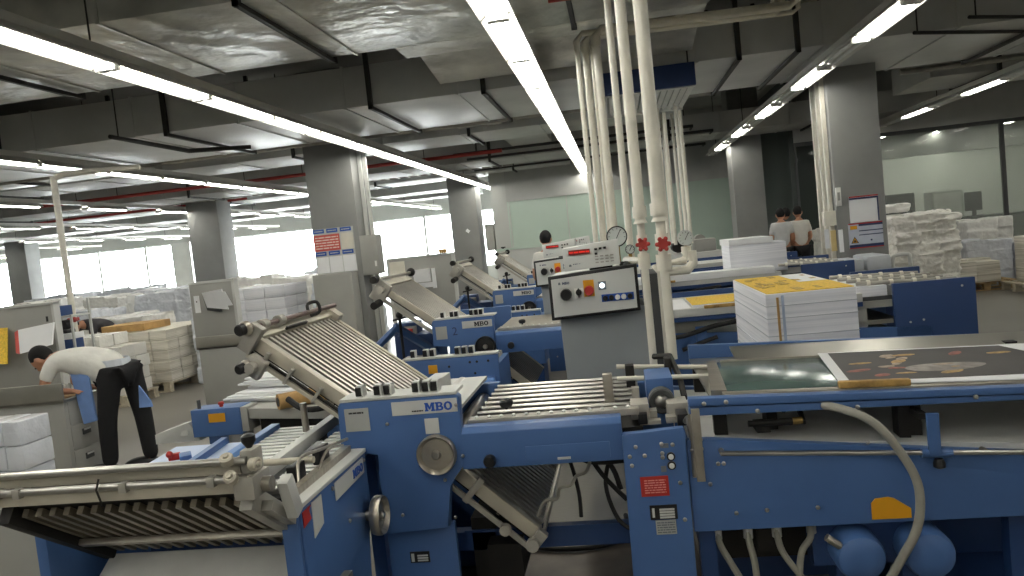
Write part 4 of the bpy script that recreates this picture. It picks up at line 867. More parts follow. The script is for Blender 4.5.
dial(-0.160, 1.327, 0.028, RED, 'emergency_stop', 0.035)
MB().box(-0.105, -0.06, y - 0.004, y, 1.325, 1.37).build('lamp_bezel', GREYINK, fc); dial(-0.083, 1.348, 0.014, WLAMP, 'signal_lamp', 0.012)
MB().box(-0.092, 0.095, y - 0.002, y, 1.258, 1.298).build('button_strip', BLUEINK, fc)
for i, (m_) in enumerate((BLACK, BLACK, WHITEP, WHITEP, BLACK)): dial(-0.072 + i * 0.036, 1.277, 0.015, m_, 'push_button', 0.012)
letters('MBO', 0.013, (-0.315, y, 1.372), NAVYINK, fc)
MB().prism([(-0.338, 1.372), (-0.325, 1.372), (-0.325, 1.38), (-0.3315, 1.388), (-0.338, 1.38)], 'XZ', y - 0.002, y).build('logo_mark', GREYINK, fc)
MB().box(-0.17, -0.04, 4.35, 4.45, 1.42, 1.475, 0.004).build('display_stand', BLACK, cs)
dp = MB()._hexa([(-0.305, 4.28, 1.435), (0.005, 4.28, 1.45), (0.005, 4.48, 1.45), (-0.305, 4.48, 1.435), (-0.31, 4.30, 1.565), (0.005, 4.30, 1.59), (0.005, 4.48, 1.59), (-0.31, 4.48, 1.565)], 0.004).build('display_unit', FACEM, cs)
MB().box(-0.275, -0.155, 4.283, 4.293, 1.525, 1.552).build('led_window', LEDBG, dp)
lines('led_digits', -0.27, -0.16, 1.53, 1.547, 1, 4.2825, REDLED, dp, 11)
b = MB()
for x, z in ((-0.13, 1.545), (-0.105, 1.547), (-0.08, 1.549), (-0.13, 1.52)): b.box(x, x + 0.015, 4.284, 4.296, z - 0.006, z + 0.006)
b.build('display_key', BLACK, dp)
b = MB()
for i in range(3):
    for j in range(4): b.box(-0.13 + j * 0.028, -0.112 + j * 0.028, 4.283, 4.293, 1.468 + i * 0.017, 1.475 + i * 0.017)
b.build('key_marking', GREYP, dp)
letters('MBO', 0.013, (-0.255, 4.287, 1.462), NAVYINK, dp)
MB().prism([(-0.278, 1.462), (-0.264, 1.462), (-0.264, 1.469), (-0.271, 1.476), (-0.278, 1.469)], 'XZ', 4.282, 4.287).build('logo_mark', GREYINK, dp)
b = MB().lathe([(0.018, 0), (0.018, 0.02), (0.01, 0.025)], (0.04, 4.33, 1.43), (0, 0, 1), 14).box(0.0, 0.07, 4.4, 4.46, 1.43, 1.455)
b.build('cable_plug', DGREY, cs)
def squeeze(o):
    for v in o.data.vertices: v.co.x = (v.co.x - 0.11 + 0.385) * 0.93 - 0.385 + 0.11
    for c in o.children: squeeze(c)
for o in cs.children:
    if o.name.startswith('panel_'): squeeze(o)
dup(cs, (-0.11 - 0.39, 4.5 + 2.9, -0.0), 'grey control console mostly hidden right behind the one beside the cream pipes')
dup(cs, (-0.11 - 0.36, 4.5 + 5.75, 0), 'last grey control console of the row, showing only its display')

# ================================================================== RISER PIPES AND GAUGES
def riser(label, x, y, r, z0, z1, fit=True, branch=None, group=None, valve=True):
    t = thing('riser_pipe', label, 'pipe', (x, y, z0), group)
    if fit:
        MB().cyl((x, y, 1.68), (x, y, z1), r, n=16).build('upper_pipe', PIPEW, t)
        MB().cyl((x, y, z0), (x, y, 1.68), r * 0.7, n=16).build('lower_pipe', PIPEW, t)
        b = MB().cyl((x, y, 1.69), (x, y, 1.75), r * 1.28, n=16).cyl((x, y, 1.66), (x, y, 1.69), r * 1.28, r * 0.85, n=16).cyl((x, y, 1.42), (x, y, 1.5), r * 1.1, n=16).cyl((x, y, 1.52), (x, y, 1.6), r * 0.95, n=16)
        b.build('coupling', PIPEW, t)
        if valve:
            v = MB().cyl((x, y - r * 0.9, 1.55), (x, y - r * 2.0, 1.55), 0.01).build('valve_body', BRASS, t)
            w = MB()
            for k in range(6):
                a = k * PI / 3; w.ball((x + math.cos(a) * 0.028, y - r * 2.0, 1.55 + math.sin(a) * 0.028), 0.011, 8)
            w.cyl((x, y - r * 1.9, 1.55), (x, y - r * 2.1, 1.55), 0.026); w.build('valve_wheel', REDV, v)
    else:
        MB().cyl((x, y, z0), (x, y, z1), r, n=14).build('upper_pipe', PIPEW, t)
        MB().cyl((x, y, z1 - 0.08), (x, y, z1), r * 1.25, n=14).build('coupling', PIPEW, t)
    if branch: MB().tube(branch, r * 0.62, 10).build('branch_pipe', PIPEW, t)
    return t
riser('thinnest of the three cream riser pipes beside the control console with five buttons', 0.078, 4.9, 0.022, 0.0, 4.4, False)
riser('cream riser pipe with red valve close beside the control console with five buttons', 0.130, 4.12, 0.029, 0.0, 4.4, True, [(0.130, 4.12, 1.46), (0.04, 4.52, 1.46), (0.04, 4.56, 1.40)])
riser('cream riser pipe with red valve ending by the feeder linkage', 0.215, 3.82, 0.034, 0.98, 4.4, True, [(0.215, 3.82, 1.41), (0.33, 3.85, 1.41), (0.36, 3.88, 1.44), (0.36, 3.88, 1.5)])
for i, (x, y, r) in enumerate(((-0.18, 6.6, 0.022), (-0.115, 6.7, 0.03), (-0.02, 6.55, 0.034), (-0.06, 6.8, 0.018))):
    t = riser(('thin outer', 'middle', 'widest', 'thin inner')[i] + ' cream pipe of the bundle rising behind the cassette air conditioner edge', x, y, r, 1.2, 3.24, False)
    MB().tube([(x, y, 3.18), (x, y, 3.24), (x + 0.05, y + 0.02, 3.3), (1.40 + i * 0.08, y + 0.1, 3.3), (1.45 + i * 0.08, y + 0.1, 3.33), (1.45 + i * 0.08, y + 0.1, 4.4)], r, 10).build('ceiling_run', PIPEW, t)
for i, x in enumerate((0.64, 0.75, 0.87, 0.95)):
    riser('slim riser pipe in the row above the third feed table, ' + ('first from the consoles', 'second from the consoles', 'third from the consoles', 'closest to the dark column')[i], x, 9.9 + 0.35 * (i % 2), 0.024, 1.35, 4.4, False)
for i in range(3):
    t = riser('slim pipe standing just before the green partition, ' + ('first', 'second', 'third')[i] + ' from the consoles', 0.75 + i * 0.16, 13.0, 0.024, 1.3, 4.4, False)
def gauge(label, c, r, dark=True, base_z=None):
    t = thing('pressure_gauge', label, 'gauge', (c[0], c[1], c[2] - r))
    MB().lathe([(r, 0.0), (r, 0.03), (r * 0.9, 0.033), (r * 0.88, 0.028), (r * 0.5, 0.028)], c, (0, -1, 0), 28).build('case', BLACK if dark else LGREY, t)
    MB().lathe([(r * 0.88, 0.027), (r * 0.88, 0.0295)], c, (0, -1, 0), 28).build('dial', mat('dial_face', (206, 212, 208), 0.3), t)
    b = MB().obox((c[0] + r * 0.15, c[1] - 0.031, c[2] + r * 0.2), (0.004, 0.002, r * 1.0), (0, 0.5, 0))
    for k in range(9):
        a = -0.6 + k * 0.54; b.obox((c[0] + math.sin(a - 2.0) * r * 0.74, c[1] - 0.030, c[2] + math.cos(a - 2.0) * r * 0.74), (0.003, 0.002, r * 0.16), (0, a - 2.0, 0))
    b.build('needle', DARKINK, t)
    MB().cyl((c[0], c[1] + 0.01, c[2] - r), (c[0], c[1] + 0.01, base_z if base_z else c[2] - r - 0.06), 0.011).build('stem', BRASS, t)
    return t
gauge('big round pressure gauge with black rim hanging over the console top', (0.0, 4.62, 1.60), 0.062, True, 1.44)
gauge('small round gauge below the black rimmed one behind the console', (0.07, 4.66, 1.515), 0.028, True, 1.44)
gauge('white faced pressure gauge on a cream elbow pipe over the second feed table', (0.475, 5.55, 1.53), 0.055, False, 1.46)
t = thing('elbow_pipe', 'cream elbow pipe carrying the white faced pressure gauge', 'pipe', (0.475, 5.55, 1.3))
MB().tube([(0.475, 5.56, 1.465), (0.475, 5.56, 1.40), (0.45, 5.55, 1.37), (0.25, 5.3, 1.37), (0.25, 5.3, 0.0)], 0.026, 10).build('pipe_run', PIPEW, t)
MB().cyl((0.475, 5.56, 1.42), (0.475, 5.56, 1.47), 0.034).build('coupling', PIPEW, t)

# ================================================================== PAPER ON THE FEED TABLES
def sheetpile(label, x0, x1, y0, y1, z0, z1, top=None, m=None, name='paper_stack', cat='paper stack', group=None, skew=0.0):
    t = thing(name, label, cat, ((x0 + x1) / 2, (y0 + y1) / 2, z0), group)
    MB().hexa([(x0, y0, z0), (x1, y0, z0), (x1 + skew, y1, z0), (x0 + skew, y1, z0), (x0, y0, z1), (x1, y0, z1), (x1 + skew, y1, z1), (x0 + skew, y1, z1)], 0.003).build('sheets', m or PSTACK, t)
    if top: MB().hexa([(x0, y0, z1), (x1, y0, z1), (x1 + skew, y1, z1), (x0 + skew, y1, z1), (x0, y0, z1 + 0.003), (x1, y0, z1 + 0.003), (x1 + skew, y1, z1 + 0.003), (x0 + skew, y1, z1 + 0.003)]).build('top_sheet', top, t)
    return t
pallet_n = [0]
def pallet(label, x, y, w=1.0, d=0.8, rz=0.0, m=None, group='wooden pallets'):
    m = m or WOOD
    t = thing('wooden_pallet', label, 'pallet', (x, y, 0), group)
    b = MB()
    for i in range(6):
        xx = -w / 2 + 0.05 + i * (w - 0.1) / 5; b.box(x + xx - 0.055, x + xx + 0.055, y - d / 2, y + d / 2, 0.12, 0.14)
    b.build('deck_board', m, t)
    b = MB()
    for yy in (-d / 2 + 0.05, 0, d / 2 - 0.05): b.box(x - w / 2, x + w / 2, y + yy - 0.045, y + yy + 0.045, 0.0, 0.018)
    b.build('bottom_board', m, t)
    b = MB()
    for yy in (-d / 2 + 0.05, 0, d / 2 - 0.05):
        for xx in (-w / 2 + 0.06, 0, w / 2 - 0.06): b.box(x + xx - 0.05, x + xx + 0.05, y + yy - 0.045, y + yy + 0.045, 0.018, 0.12)
    b.build('block', m, t)
    t.rotation_euler = (0, 0, rz)
    return t
pallet('pallet under the tall yellow topped sheet stack', 1.06, 5.08, 0.62, 1.3, group=None)
sa = sheetpile('tall white sheet stack with yellow printed top behind the long blue feeder', 0.79, 1.275, 4.44, 5.66, 0.142, 1.19, None)
MB().box(0.80, 1.27, 4.46, 5.65, 1.191, 1.195).build('top_sheet', YELP, sa)
b = MB(); r_ = random.Random(12)
for i in range(22):
    x, y = 0.82 + r_.random() * 0.40, 4.5 + r_.random() * 1.0
    b.box(x, x + 0.02 + 0.04 * r_.random(), y, y + 0.03 + 0.12 * r_.random(), 1.1955, 1.197)
b.build('top_print', mat('print_brown', (196, 160, 70), 0.6, 0, 0.3, 60), sa)
b = MB().box(1.10, 1.265, 5.0, 5.64, 1.1955, 1.1965); b.build('top_white', PAPER, sa)
MB().box(0.845, 0.858, 4.434, 4.44, 0.142, 1.17).build('tan_edge_mark', KRAFT, sa); MB().box(0.872, 0.886, 4.434, 4.44, 0.142, 1.18).build('blue_edge_mark', mat('pale_blue_print', (170, 184, 206), 0.7), sa)
b = MB()
for z in (0.34, 0.55, 0.76, 0.86, 0.95, 1.05, 1.12): b.box(0.786, 1.278, 4.436, 5.66, z, z + 0.004)
b.build('separator_edge', mat('separator_grey', (178, 182, 190), 0.7), sa)
sheetpile('shorter white sheet stack standing on the third feed table', 1.24, 1.86, 8.95, 9.6, 0.987, 1.31)
sheetpile('loose ream lying crooked on top of the stack on the third feed table', 1.24, 1.72, 8.93, 9.5, 1.312, 1.38, skew=-0.03, m=PAPER)
sheetpile('thin spread of yellow printed sheets on the second feed table', 0.52, 1.1, 6.0, 6.6, 0.987, 1.0, YELP)
sheetpile('wide thin layer of white sheets along the second feed table', 0.0, 0.5, 5.86, 6.6, 0.987, 0.996, m=PAPER)
sheetpile('wide white sheets spread along the third feed table edge', 0.0, 1.66, 8.66, 8.93, 0.987, 1.06, m=PAPER)
sheetpile('white block of sheets waiting on the second machine pile frame', 1.69, 1.90, 5.88, 6.7, 0.932, 1.035)
for lab, x, y_, z in (('tan wooden stick on the third feed table', 0.46, 8.62, 0.997), ('tan wooden stick on the feed table nearest the green partition', 0.6, 11.56, 0.99), ('reddish wooden stick beside the tall stack on the second feed table', 0.72, 5.83, 0.998)):
    tag(MB().obox((x, y_, z), (0.26, 0.035, 0.024), (0, 0, 0.03), 0.006).build('wooden_stick', STICKM), lab, 'stick')
# ================================================================== PAPER LOADS
def bundles(label, group, x0, y0, z0, nx, ny, nz, sx, sy, sz, m, rz=0.0, jit=0.006, skip=None, seed=1):
    r = random.Random(seed); pr = None; out = []
    c, s_ = math.cos(rz), math.sin(rz)
    for k in range(nz):
        for j in range(ny):
            for i in range(nx):
                if skip and skip(i, j, k): continue
                if 0 < k < nz - 1 and 0 < j < ny - 1 and 0 < i < nx - 1: continue
                lx, ly = (i + 0.5) * sx + r.uniform(-jit, jit), (j + 0.5) * sy + r.uniform(-jit, jit)
                loc = (x0 + c * lx - s_ * ly, y0 + s_ * lx + c * ly, z0 + k * sz)
                if pr is None:
                    o = MB().box(loc[0] - sx / 2 + 0.004, loc[0] + sx / 2 - 0.004, loc[1] - sy / 2 + 0.004, loc[1] + sy / 2 - 0.004, loc[2], loc[2] + sz - 0.004, 0.012).build('paper_bundle', m, origin=loc)
                    tag(o, label, 'paper bundle', group); pr = o
                else:
                    o = pr.copy(); COL.objects.link(o); o.location = loc
                o.rotation_euler = (0, 0, rz + r.uniform(-0.03, 0.03)); out.append(o)
    return out
def load(label, x, y, w, d, z0, h, m, seed=1, rough=0.03, group=None, rz=0.0, layers=5):
    """paper stacked in layers under crinkled film"""
    r = random.Random(seed); b = MB(); nx, ny = max(2, int(w / 0.28)), max(2, int(d / 0.28)); lh = h / layers
    for k in range(layers):
        for i in range(nx):
            for j in range(ny):
                if 0 < i < nx - 1 and 0 < j < ny - 1 and k < layers - 1: continue
                hh = lh * (r.uniform(0.75, 1.1) if k == layers - 1 else 1.0)
                b.box(x - w / 2 + i * w / nx + r.uniform(-rough, rough * 0.4), x - w / 2 + (i + 1) * w / nx + r.uniform(-rough * 0.4, rough), y - d / 2 + j * d / ny + r.uniform(-rough, rough * 0.4), y - d / 2 + (j + 1) * d / ny + r.uniform(-rough * 0.4, rough), z0 + k * lh + 0.002, z0 + k * lh + hh - (0.012 if rough >= 0.02 else 0), 0.012)
    for v in b.bm.verts:
        v.co += Vector((r.uniform(-1, 1), r.uniform(-1, 1), r.uniform(-0.5, 0.5) if v.co.z > z0 + 0.01 else 0)) * rough * 0.5
    if rough >= 0.02:
        me = bpy.data.meshes.new('q'); b.bm.to_mesh(me); b.bm.free()
        tmp = bpy.data.objects.new('tmp', me); COL.objects.link(tmp); md = tmp.modifiers.new('r', 'REMESH'); md.mode = 'VOXEL'; md.voxel_size = 0.02
        dg = bpy.context.evaluated_depsgraph_get(); dg.update(); me2 = bpy.data.meshes.new_from_object(tmp.evaluated_get(dg), depsgraph=dg); bpy.data.objects.remove(tmp)
        b = MB(); b.bm.from_mesh(me2); b.bm.normal_update()
        for v in b.bm.verts:
            q = v.co * 7.0; q2 = v.co * 17.0
            k = noise.noise((q.x + seed, q.y, q.z * 1.6)) * 0.6 + noise.noise((q2.x, q2.y + seed, q2.z * 1.5)) * 0.45
            v.co += v.normal * k * rough * 0.42
            v.co.z = max(v.co.z, z0 + 0.001)
    o = b.build('wrapped_paper_load', m, origin=(x, y, z0), ang=0.9); tag(o, label, 'paper load', group); o.rotation_euler = (0, 0, rz); return o
# left storage
pallet('pallet below the white bundles beside the drawer desk', -4.24, 4.62, 0.62, 0.4, group=None)
bundles('white paper bundle in the pile beside the grey drawer desk', 'bundles beside the drawer desk', -4.52, 4.48, 0.142, 4, 1, 4, 0.135, 0.28, 0.165, WRAP2, -0.03, 0.008, lambda i, j, k: k == 3 and i == 0, 3)
pallet('pallet under the cream bundles behind the leaning worker', -7.05, 9.42, 1.2, 0.66, -0.03, PALEWOOD, group=None)
bundles('cream wrapped paper bundle on the pallet behind the leaning worker', 'bundles behind the leaning worker', -7.63, 9.15, 0.142, 4, 2, 5, 0.285, 0.28, 0.162, WRAP3, -0.03, 0.016, lambda i, j, k: k == 4 and i == 3, 5)
pallet('pallet under the second stack behind the leaning worker', -6.95, 10.72, 1.1, 1.45, -0.03, PALEWOOD, group=None)
bundles('white paper bundle on the pallet with a kraft board on top', 'bundles under the kraft board', -7.47, 10.05, 0.142, 4, 5, 5, 0.265, 0.28, 0.15, PSTACK2, -0.03, 0.012, None, 6)
tag(MB().obox((-7.1, 10.4, 0.95), (0.7, 0.6, 0.1), (0, 0, -0.06), 0.006).build('kraft_board', KRAFT), 'flat yellow kraft box lying on white bundles by the storage pallets', 'box')
load('white film wrapped load beside the kraft box, nearer the tall desk', -6.1, 12.2, 0.9, 0.9, 0.0, 0.98, WRAP, 8)
rl_ = [(-8.6, 12.4, 1.15, 0.9, 1.05, WRAP, 'low white wrapped load just past the cream pallet stack'), (-9.9, 12.9, 1.1, 1.0, 1.2, WRAP2, 'bluish wrapped load past the white steel pole'), (-11.2, 13.6, 1.0, 1.0, 1.42, WRAP, 'tall wrapped load behind the white steel pole'),
       (-9.0, 14.6, 1.2, 1.0, 1.38, WRAP2, 'grey wrapped load in the second line of storage'), (-7.6, 14.4, 1.0, 1.0, 1.25, WRAP, 'crinkled wrapped load in the second line near the tall desk'), (-10.4, 16.4, 1.2, 1.0, 1.40, PSTACK, 'plain unwrapped sheet load in front of the far column'),
       (-8.3, 16.8, 1.2, 1.0, 1.42, WRAP, 'white wrapped load in the third line of storage'), (-13.4, 17.0, 1.3, 1.0, 1.45, WRAP2, 'wrapped load standing closest to the window corner'), (-6.4, 15.2, 1.1, 1.0, 1.35, WRAP, 'wrapped load behind the bundle grid'), (-6.9, 18.2, 1.3, 1.0, 1.45, WRAP2, 'wrapped load closest to the long window wall'), (-5.2, 14.2, 1.1, 0.9, 1.22, WRAP2, 'wrapped load right behind the poster column'), (-12.3, 19.5, 1.3, 1.0, 1.3, WRAP, 'pale load beneath the long windows'), (-10.95, 15.1, 1.2, 0.9, 1.36, WRAP, 'crinkled load squeezed between the tall wrapped load and the plain sheet load'), (-12.0, 17.6, 1.3, 0.9, 1.45, WRAP2, 'tall pale blue load second from the window corner')]
for i, (x, y, w_, d_, h_, m_, lb) in enumerate(rl_): load(lb, x, y, w_, d_, 0.0, h_, m_, 20 + i, 0.035, layers=6)
pallet('pallet under the white bundle grid beside the poster column', -5.35, 11.1, 1.0, 0.9, group=None)
bundles('white paper bundle in the neat grid beside the poster column', 'bundle grid beside the poster column', -5.85, 10.7, 0.142, 3, 2, 7, 0.32, 0.42, 0.17, PSTACK, 0.0, 0.004, None, 9)
load('blue tinted wrapped load between the tall desk and the bundle grid', -6.05, 10.75, 0.42, 0.6, 0.0, 1.22, WRAP2, 41, 0.02)
# right storage
pallet('pallet under the big crinkled film heap beyond the lettered column', 4.74, 13.2, 1.1, 1.0, group=None)
load('big heap of paper in crinkled cream film beyond the lettered column', 4.74, 13.2, 0.92, 0.95, 0.142, 1.26, WRAP3, 51, 0.075, layers=8)
load('small film wrapped bundle on top of the big crinkled heap', 4.5, 13.5, 0.45, 0.45, 1.42, 0.16, WRAP, 52, 0.03, layers=2)
load('kraft coloured load between the lettered column and the crinkled heap', 4.35, 14.4, 0.8, 0.8, 0.0, 1.05, KRAFT, 53, 0.01, layers=4)
pallet('pallet carrying the low white block by the glazed rooms', 5.9, 13.9, 1.0, 0.9, group=None)
load('low white block of paper on a pallet by the glazed rooms', 5.75, 13.75, 0.72, 0.6, 0.142, 0.36, PSTACK2, 54, 0.004, layers=2)
load('bluish film wrapped block behind the low white block', 6.5, 15.0, 0.75, 0.7, 0.0, 0.78, WRAP2, 55, 0.02, layers=4)
load('green tinted wrapped load on the higher stack by the glass', 7.05, 16.2, 0.85, 0.7, 0.0, 1.12, WRAP, 56, 0.03, layers=5)
load('crumpled wrapped load beside the green tinted stack', 7.2, 14.7, 0.5, 0.6, 0.0, 0.68, WRAP2, 57, 0.05, layers=3)
pallet('pale pallet at the edge of the aisle by the feeder end', 6.55, 13.0, 0.95, 0.8, 0.0, PALEWOOD, group=None)
load('tall smooth grey block on the pale pallet at the aisle edge', 6.62, 13.0, 0.7, 0.6, 0.142, 0.72, PSTACK2, 58, 0.003, layers=2)
load('low wrapped load behind the three standing workers', 4.15, 15.7, 0.6, 0.7, 0.0, 1.25, WRAP3, 59, 0.03, layers=5)
load('grey box stack between the workers and the lettered column', 3.32, 13.6, 0.42, 0.5, 0.0, 0.82, mat('box_grey', (150, 146, 136), 0.6), 60, 0.01, layers=3)

# ================================================================== DESKS AND PANELS
dk = thing('inspection_desk', 'grey drawer desk with steel top that the worker leans over', 'desk', (-5.6, 6.0, 0))
MB().box(-7.0, -4.62, 5.68, 6.12, 0.0, 0.70, 0.006).box(-7.0, -5.3, 6.12, 6.55, 0.0, 0.72).build('body', GREYP, dk)
MB().box(-7.0, -4.60, 5.66, 5.675, 0.69, 0.86, 0.002).box(-7.0, -4.60, 5.66, 6.13, 0.70, 0.715, 0.002).build('steel_top', STEELSH, dk)
for i in range(3):
    z = 0.075 + i * 0.21
    d_ = MB().box(-4.62, -4.612, 5.72, 6.09, z, z + 0.195, 0.003).build('drawer', LGREY if False else GREYP, dk)
    MB().box(-4.612, -4.598, 5.84, 5.93, z + 0.10, z + 0.15, 0.003).build('handle', DGREY, d_); MB().box(-4.599, -4.594, 5.845, 5.925, z + 0.135, z + 0.15).build('handle_lip', LGREY, d_)
bp_ = MB().box(-7.0, -5.33, 6.6, 6.66, 0.72, 1.50, 0.006).build('back_panel', GREYP, dk)
MB().box(-7.0, -5.32, 6.585, 6.67, 1.49, 1.51).box(-5.345, -5.32, 6.585, 6.67, 0.72, 1.5).build('panel_edge', LGREY, bp_)
MB().box(-5.42, -5.40, 6.595, 6.6, 1.33, 1.38).build('panel_slot', BLACK, bp_)
t = thing('printed_pad', 'yellow printed sheet leaning on the desk back panel', 'sheet', (-5.9, 6.5, 0.95))
MB().hexa([(-6.05, 6.42, 1.0), (-5.74, 6.42, 0.98), (-5.74, 6.43, 0.98), (-6.05, 6.43, 1.0), (-6.1, 6.58, 1.32), (-5.83, 6.58, 1.31), (-5.83, 6.59, 1.31), (-6.1, 6.59, 1.32)]).build('paper', YELP, t)
MB().hexa([(-6.05, 6.414, 1.03), (-5.85, 6.414, 1.015), (-5.85, 6.419, 1.015), (-6.05, 6.419, 1.03), (-6.07, 6.46, 1.12), (-5.87, 6.46, 1.11), (-5.87, 6.465, 1.11), (-6.07, 6.465, 1.12)]).build('white_slip', PAPER, t)
t = thing('sheet_pad', 'white sheet pad with red spine leaning on the desk back panel', 'sheet', (-5.5, 6.5, 1.0))
MB().hexa([(-5.62, 6.45, 1.06), (-5.28, 6.45, 1.12), (-5.28, 6.47, 1.12), (-5.62, 6.47, 1.06), (-5.70, 6.56, 1.28), (-5.32, 6.56, 1.32), (-5.32, 6.58, 1.32), (-5.70, 6.58, 1.28)]).build('paper', PAPER, t)
MB().hexa([(-5.66, 6.45, 1.07), (-5.62, 6.45, 1.06), (-5.62, 6.47, 1.06), (-5.66, 6.47, 1.07), (-5.74, 6.56, 1.26), (-5.70, 6.56, 1.28), (-5.70, 6.58, 1.28), (-5.74, 6.58, 1.26)]).build('red_spine', RED2, t)
tag(MB().box(-5.2, -4.66, 5.72, 6.05, 0.717, 0.722).build('proof_sheet', KRAFT), 'brown proof sheet on the steel top under the worker', 'sheet')
sh = thing('wire_shelf', 'small shelf of blue bins beside the desk back panel', 'shelf', (-5.72, 7.2, 0))
MB().box(-5.9, -5.55, 7.1, 7.4, 0.96, 0.98).box(-5.9, -5.55, 7.1, 7.4, 1.33, 1.345).box(-5.9, -5.88, 7.38, 7.4, 0, 1.5).box(-5.57, -5.55, 7.38, 7.4, 0, 1.5).box(-5.9, -5.88, 7.1, 7.12, 0, 1.35).box(-5.57, -5.55, 7.1, 7.12, 0, 1.35).build('shelf_frame', LGREY, sh)
tag(MB().box(-5.84, -5.68, 7.12, 7.3, 1.347, 1.45, 0.006).build('blue_bin', SHADEBLUE), 'small blue bin on the upper shelf', 'bin')
tag(MB().box(-5.86, -5.6, 7.12, 7.3, 0.982, 1.10, 0.006).build('blue_bin', SHADEBLUE), 'wider blue bin on the lower shelf under a white sheet', 'bin')
tag(MB().box(-5.86, -5.6, 7.12, 7.32, 1.102, 1.16, 0.004).build('white_carton', PAPER), 'white carton on the wider blue bin', 'box')
t = thing('tape_dispenser', 'black tape dispenser on the white carton on the shelf', 'dispenser', (-5.72, 7.2, 1.162))
MB().box(-5.78, -5.66, 7.15, 7.28, 1.162, 1.20, 0.01).cyl((-5.72, 7.17, 1.25), (-5.72, 7.26, 1.25), 0.05).build('body', BLACK, t)
# tall narrow desk end
d2 = thing('tall_desk', 'tall grey desk end with a paper pocket behind the slatted plate', 'desk', (-4.2, 7.6, 0))
MB().box(-4.42, -3.62, 7.45, 8.0, 0.0, 0.84, 0.006).build('body', GREYP, d2)
MB().box(-4.44, -3.6, 7.44, 7.46, 0.84, 0.97, 0.002).box(-4.44, -3.6, 7.44, 8.0, 0.84, 0.855).build('steel_top', STEELSH, d2)
pn = MB().box(-4.5, -4.0, 7.55, 7.62, 0.86, 1.53, 0.006).build('back_panel', GREYP, d2)
MB().box(-4.505, -3.99, 7.54, 7.63, 1.52, 1.545).box(-4.02, -3.99, 7.54, 7.63, 0.86, 1.53).build('panel_edge', LGREY, pn)
MB().box(-4.46, -4.40, 7.545, 7.55, 1.22, 1.40).build('label_strip', PAPER, pn); MB().box(-4.435, -4.425, 7.54, 7.545, 1.33, 1.345).build('dot', DARKINK, pn)
t = thing('paper_pocket', 'black pocket with folded white papers on the tall desk panel', 'pocket', (-4.15, 7.5, 1.2))
MB().hexa([(-4.30, 7.50, 1.24), (-4.16, 7.5, 1.21), (-4.16, 7.548, 1.21), (-4.30, 7.548, 1.24), (-4.31, 7.46, 1.40), (-4.16, 7.46, 1.39), (-4.16, 7.548, 1.39), (-4.31, 7.548, 1.40)], 0.004).build('pocket_body', DGREY, t)
MB().hexa([(-4.28, 7.47, 1.27), (-4.05, 7.47, 1.23), (-4.05, 7.49, 1.23), (-4.28, 7.49, 1.27), (-4.29, 7.42, 1.43), (-4.08, 7.43, 1.45), (-4.08, 7.455, 1.45), (-4.29, 7.455, 1.43)]).hexa([(-4.12, 7.46, 1.27), (-3.99, 7.46, 1.27), (-3.99, 7.468, 1.27), (-4.12, 7.468, 1.27), (-4.2, 7.41, 1.44), (-4.03, 7.41, 1.42), (-4.03, 7.418, 1.42), (-4.2, 7.418, 1.44)]).build('papers', PAPER, t)
# notice panel near the second column
nb = thing('notice_stand', 'grey notice stand with papers beside the second machine plate', 'notice board', (-2.75, 10.6, 0))
MB().box(-3.22, -2.28, 10.5, 10.56, 0.7, 1.53, 0.006).build('board', GREYP, nb)
MB().box(-3.24, -2.26, 10.49, 10.57, 1.53, 1.555).box(-3.24, -3.2, 10.49, 10.57, 0, 1.53).box(-2.3, -2.26, 10.49, 10.57, 0, 1.53).build('frame', LGREY, nb)
MB().box(-3.2, -2.98, 10.492, 10.5, 1.22, 1.5).box(-3.2, -2.98, 10.492, 10.5, 1.0, 1.2).build('cream_notice', mat('cream_paper', (222, 218, 204), 0.7), nb)
MB().hexa([(-2.85, 10.45, 1.18), (-2.62, 10.45, 1.18), (-2.62, 10.5, 1.18), (-2.85, 10.5, 1.18), (-2.86, 10.42, 1.36), (-2.62, 10.42, 1.36), (-2.62, 10.5, 1.36), (-2.86, 10.5, 1.36)]).box(-2.6, -2.55, 10.47, 10.5, 1.08, 1.36).box(-2.8, -2.6, 10.47, 10.5, 1.1, 1.17).build('papers', PAPER, nb)
tag(MB().lathe([(0.05, 0), (0.06, 0.02), (0.06, 0.05), (0.03, 0.06)], (-2.42, 10.53, 1.556), (0, 0, 1), 16).build('tape_roll', KRAFT), 'brown tape roll on top of the grey notice stand', 'tape roll')
# pole
t = thing('steel_pole', 'thin white pole with a red valve near the leaning worker', 'pole', (-5.88, 7.55, 0))
MB().cyl((-5.88, 7.55, 0), (-5.88, 7.55, 2.82), 0.034, n=14).build('shaft', PIPEW, t)
MB().tube([(-5.88, 7.55, 2.8), (-5.75, 7.55, 2.84), (-5.0, 7.75, 2.84)], 0.03, 8).build('top_rail', PIPEW, t)
MB().box(-5.92, -5.84, 7.5, 7.6, 1.26, 1.30, 0.01).ball((-5.83, 7.5, 1.28), 0.03, 8).build('valve', REDV, t)
MB().cyl((-5.80, 7.55, 0.8), (-5.80, 7.55, 1.15), 0.014).cyl((-5.84, 7.5, 0.9), (-5.84, 7.5, 1.2), 0.01).build('side_tube', PIPEW, t)

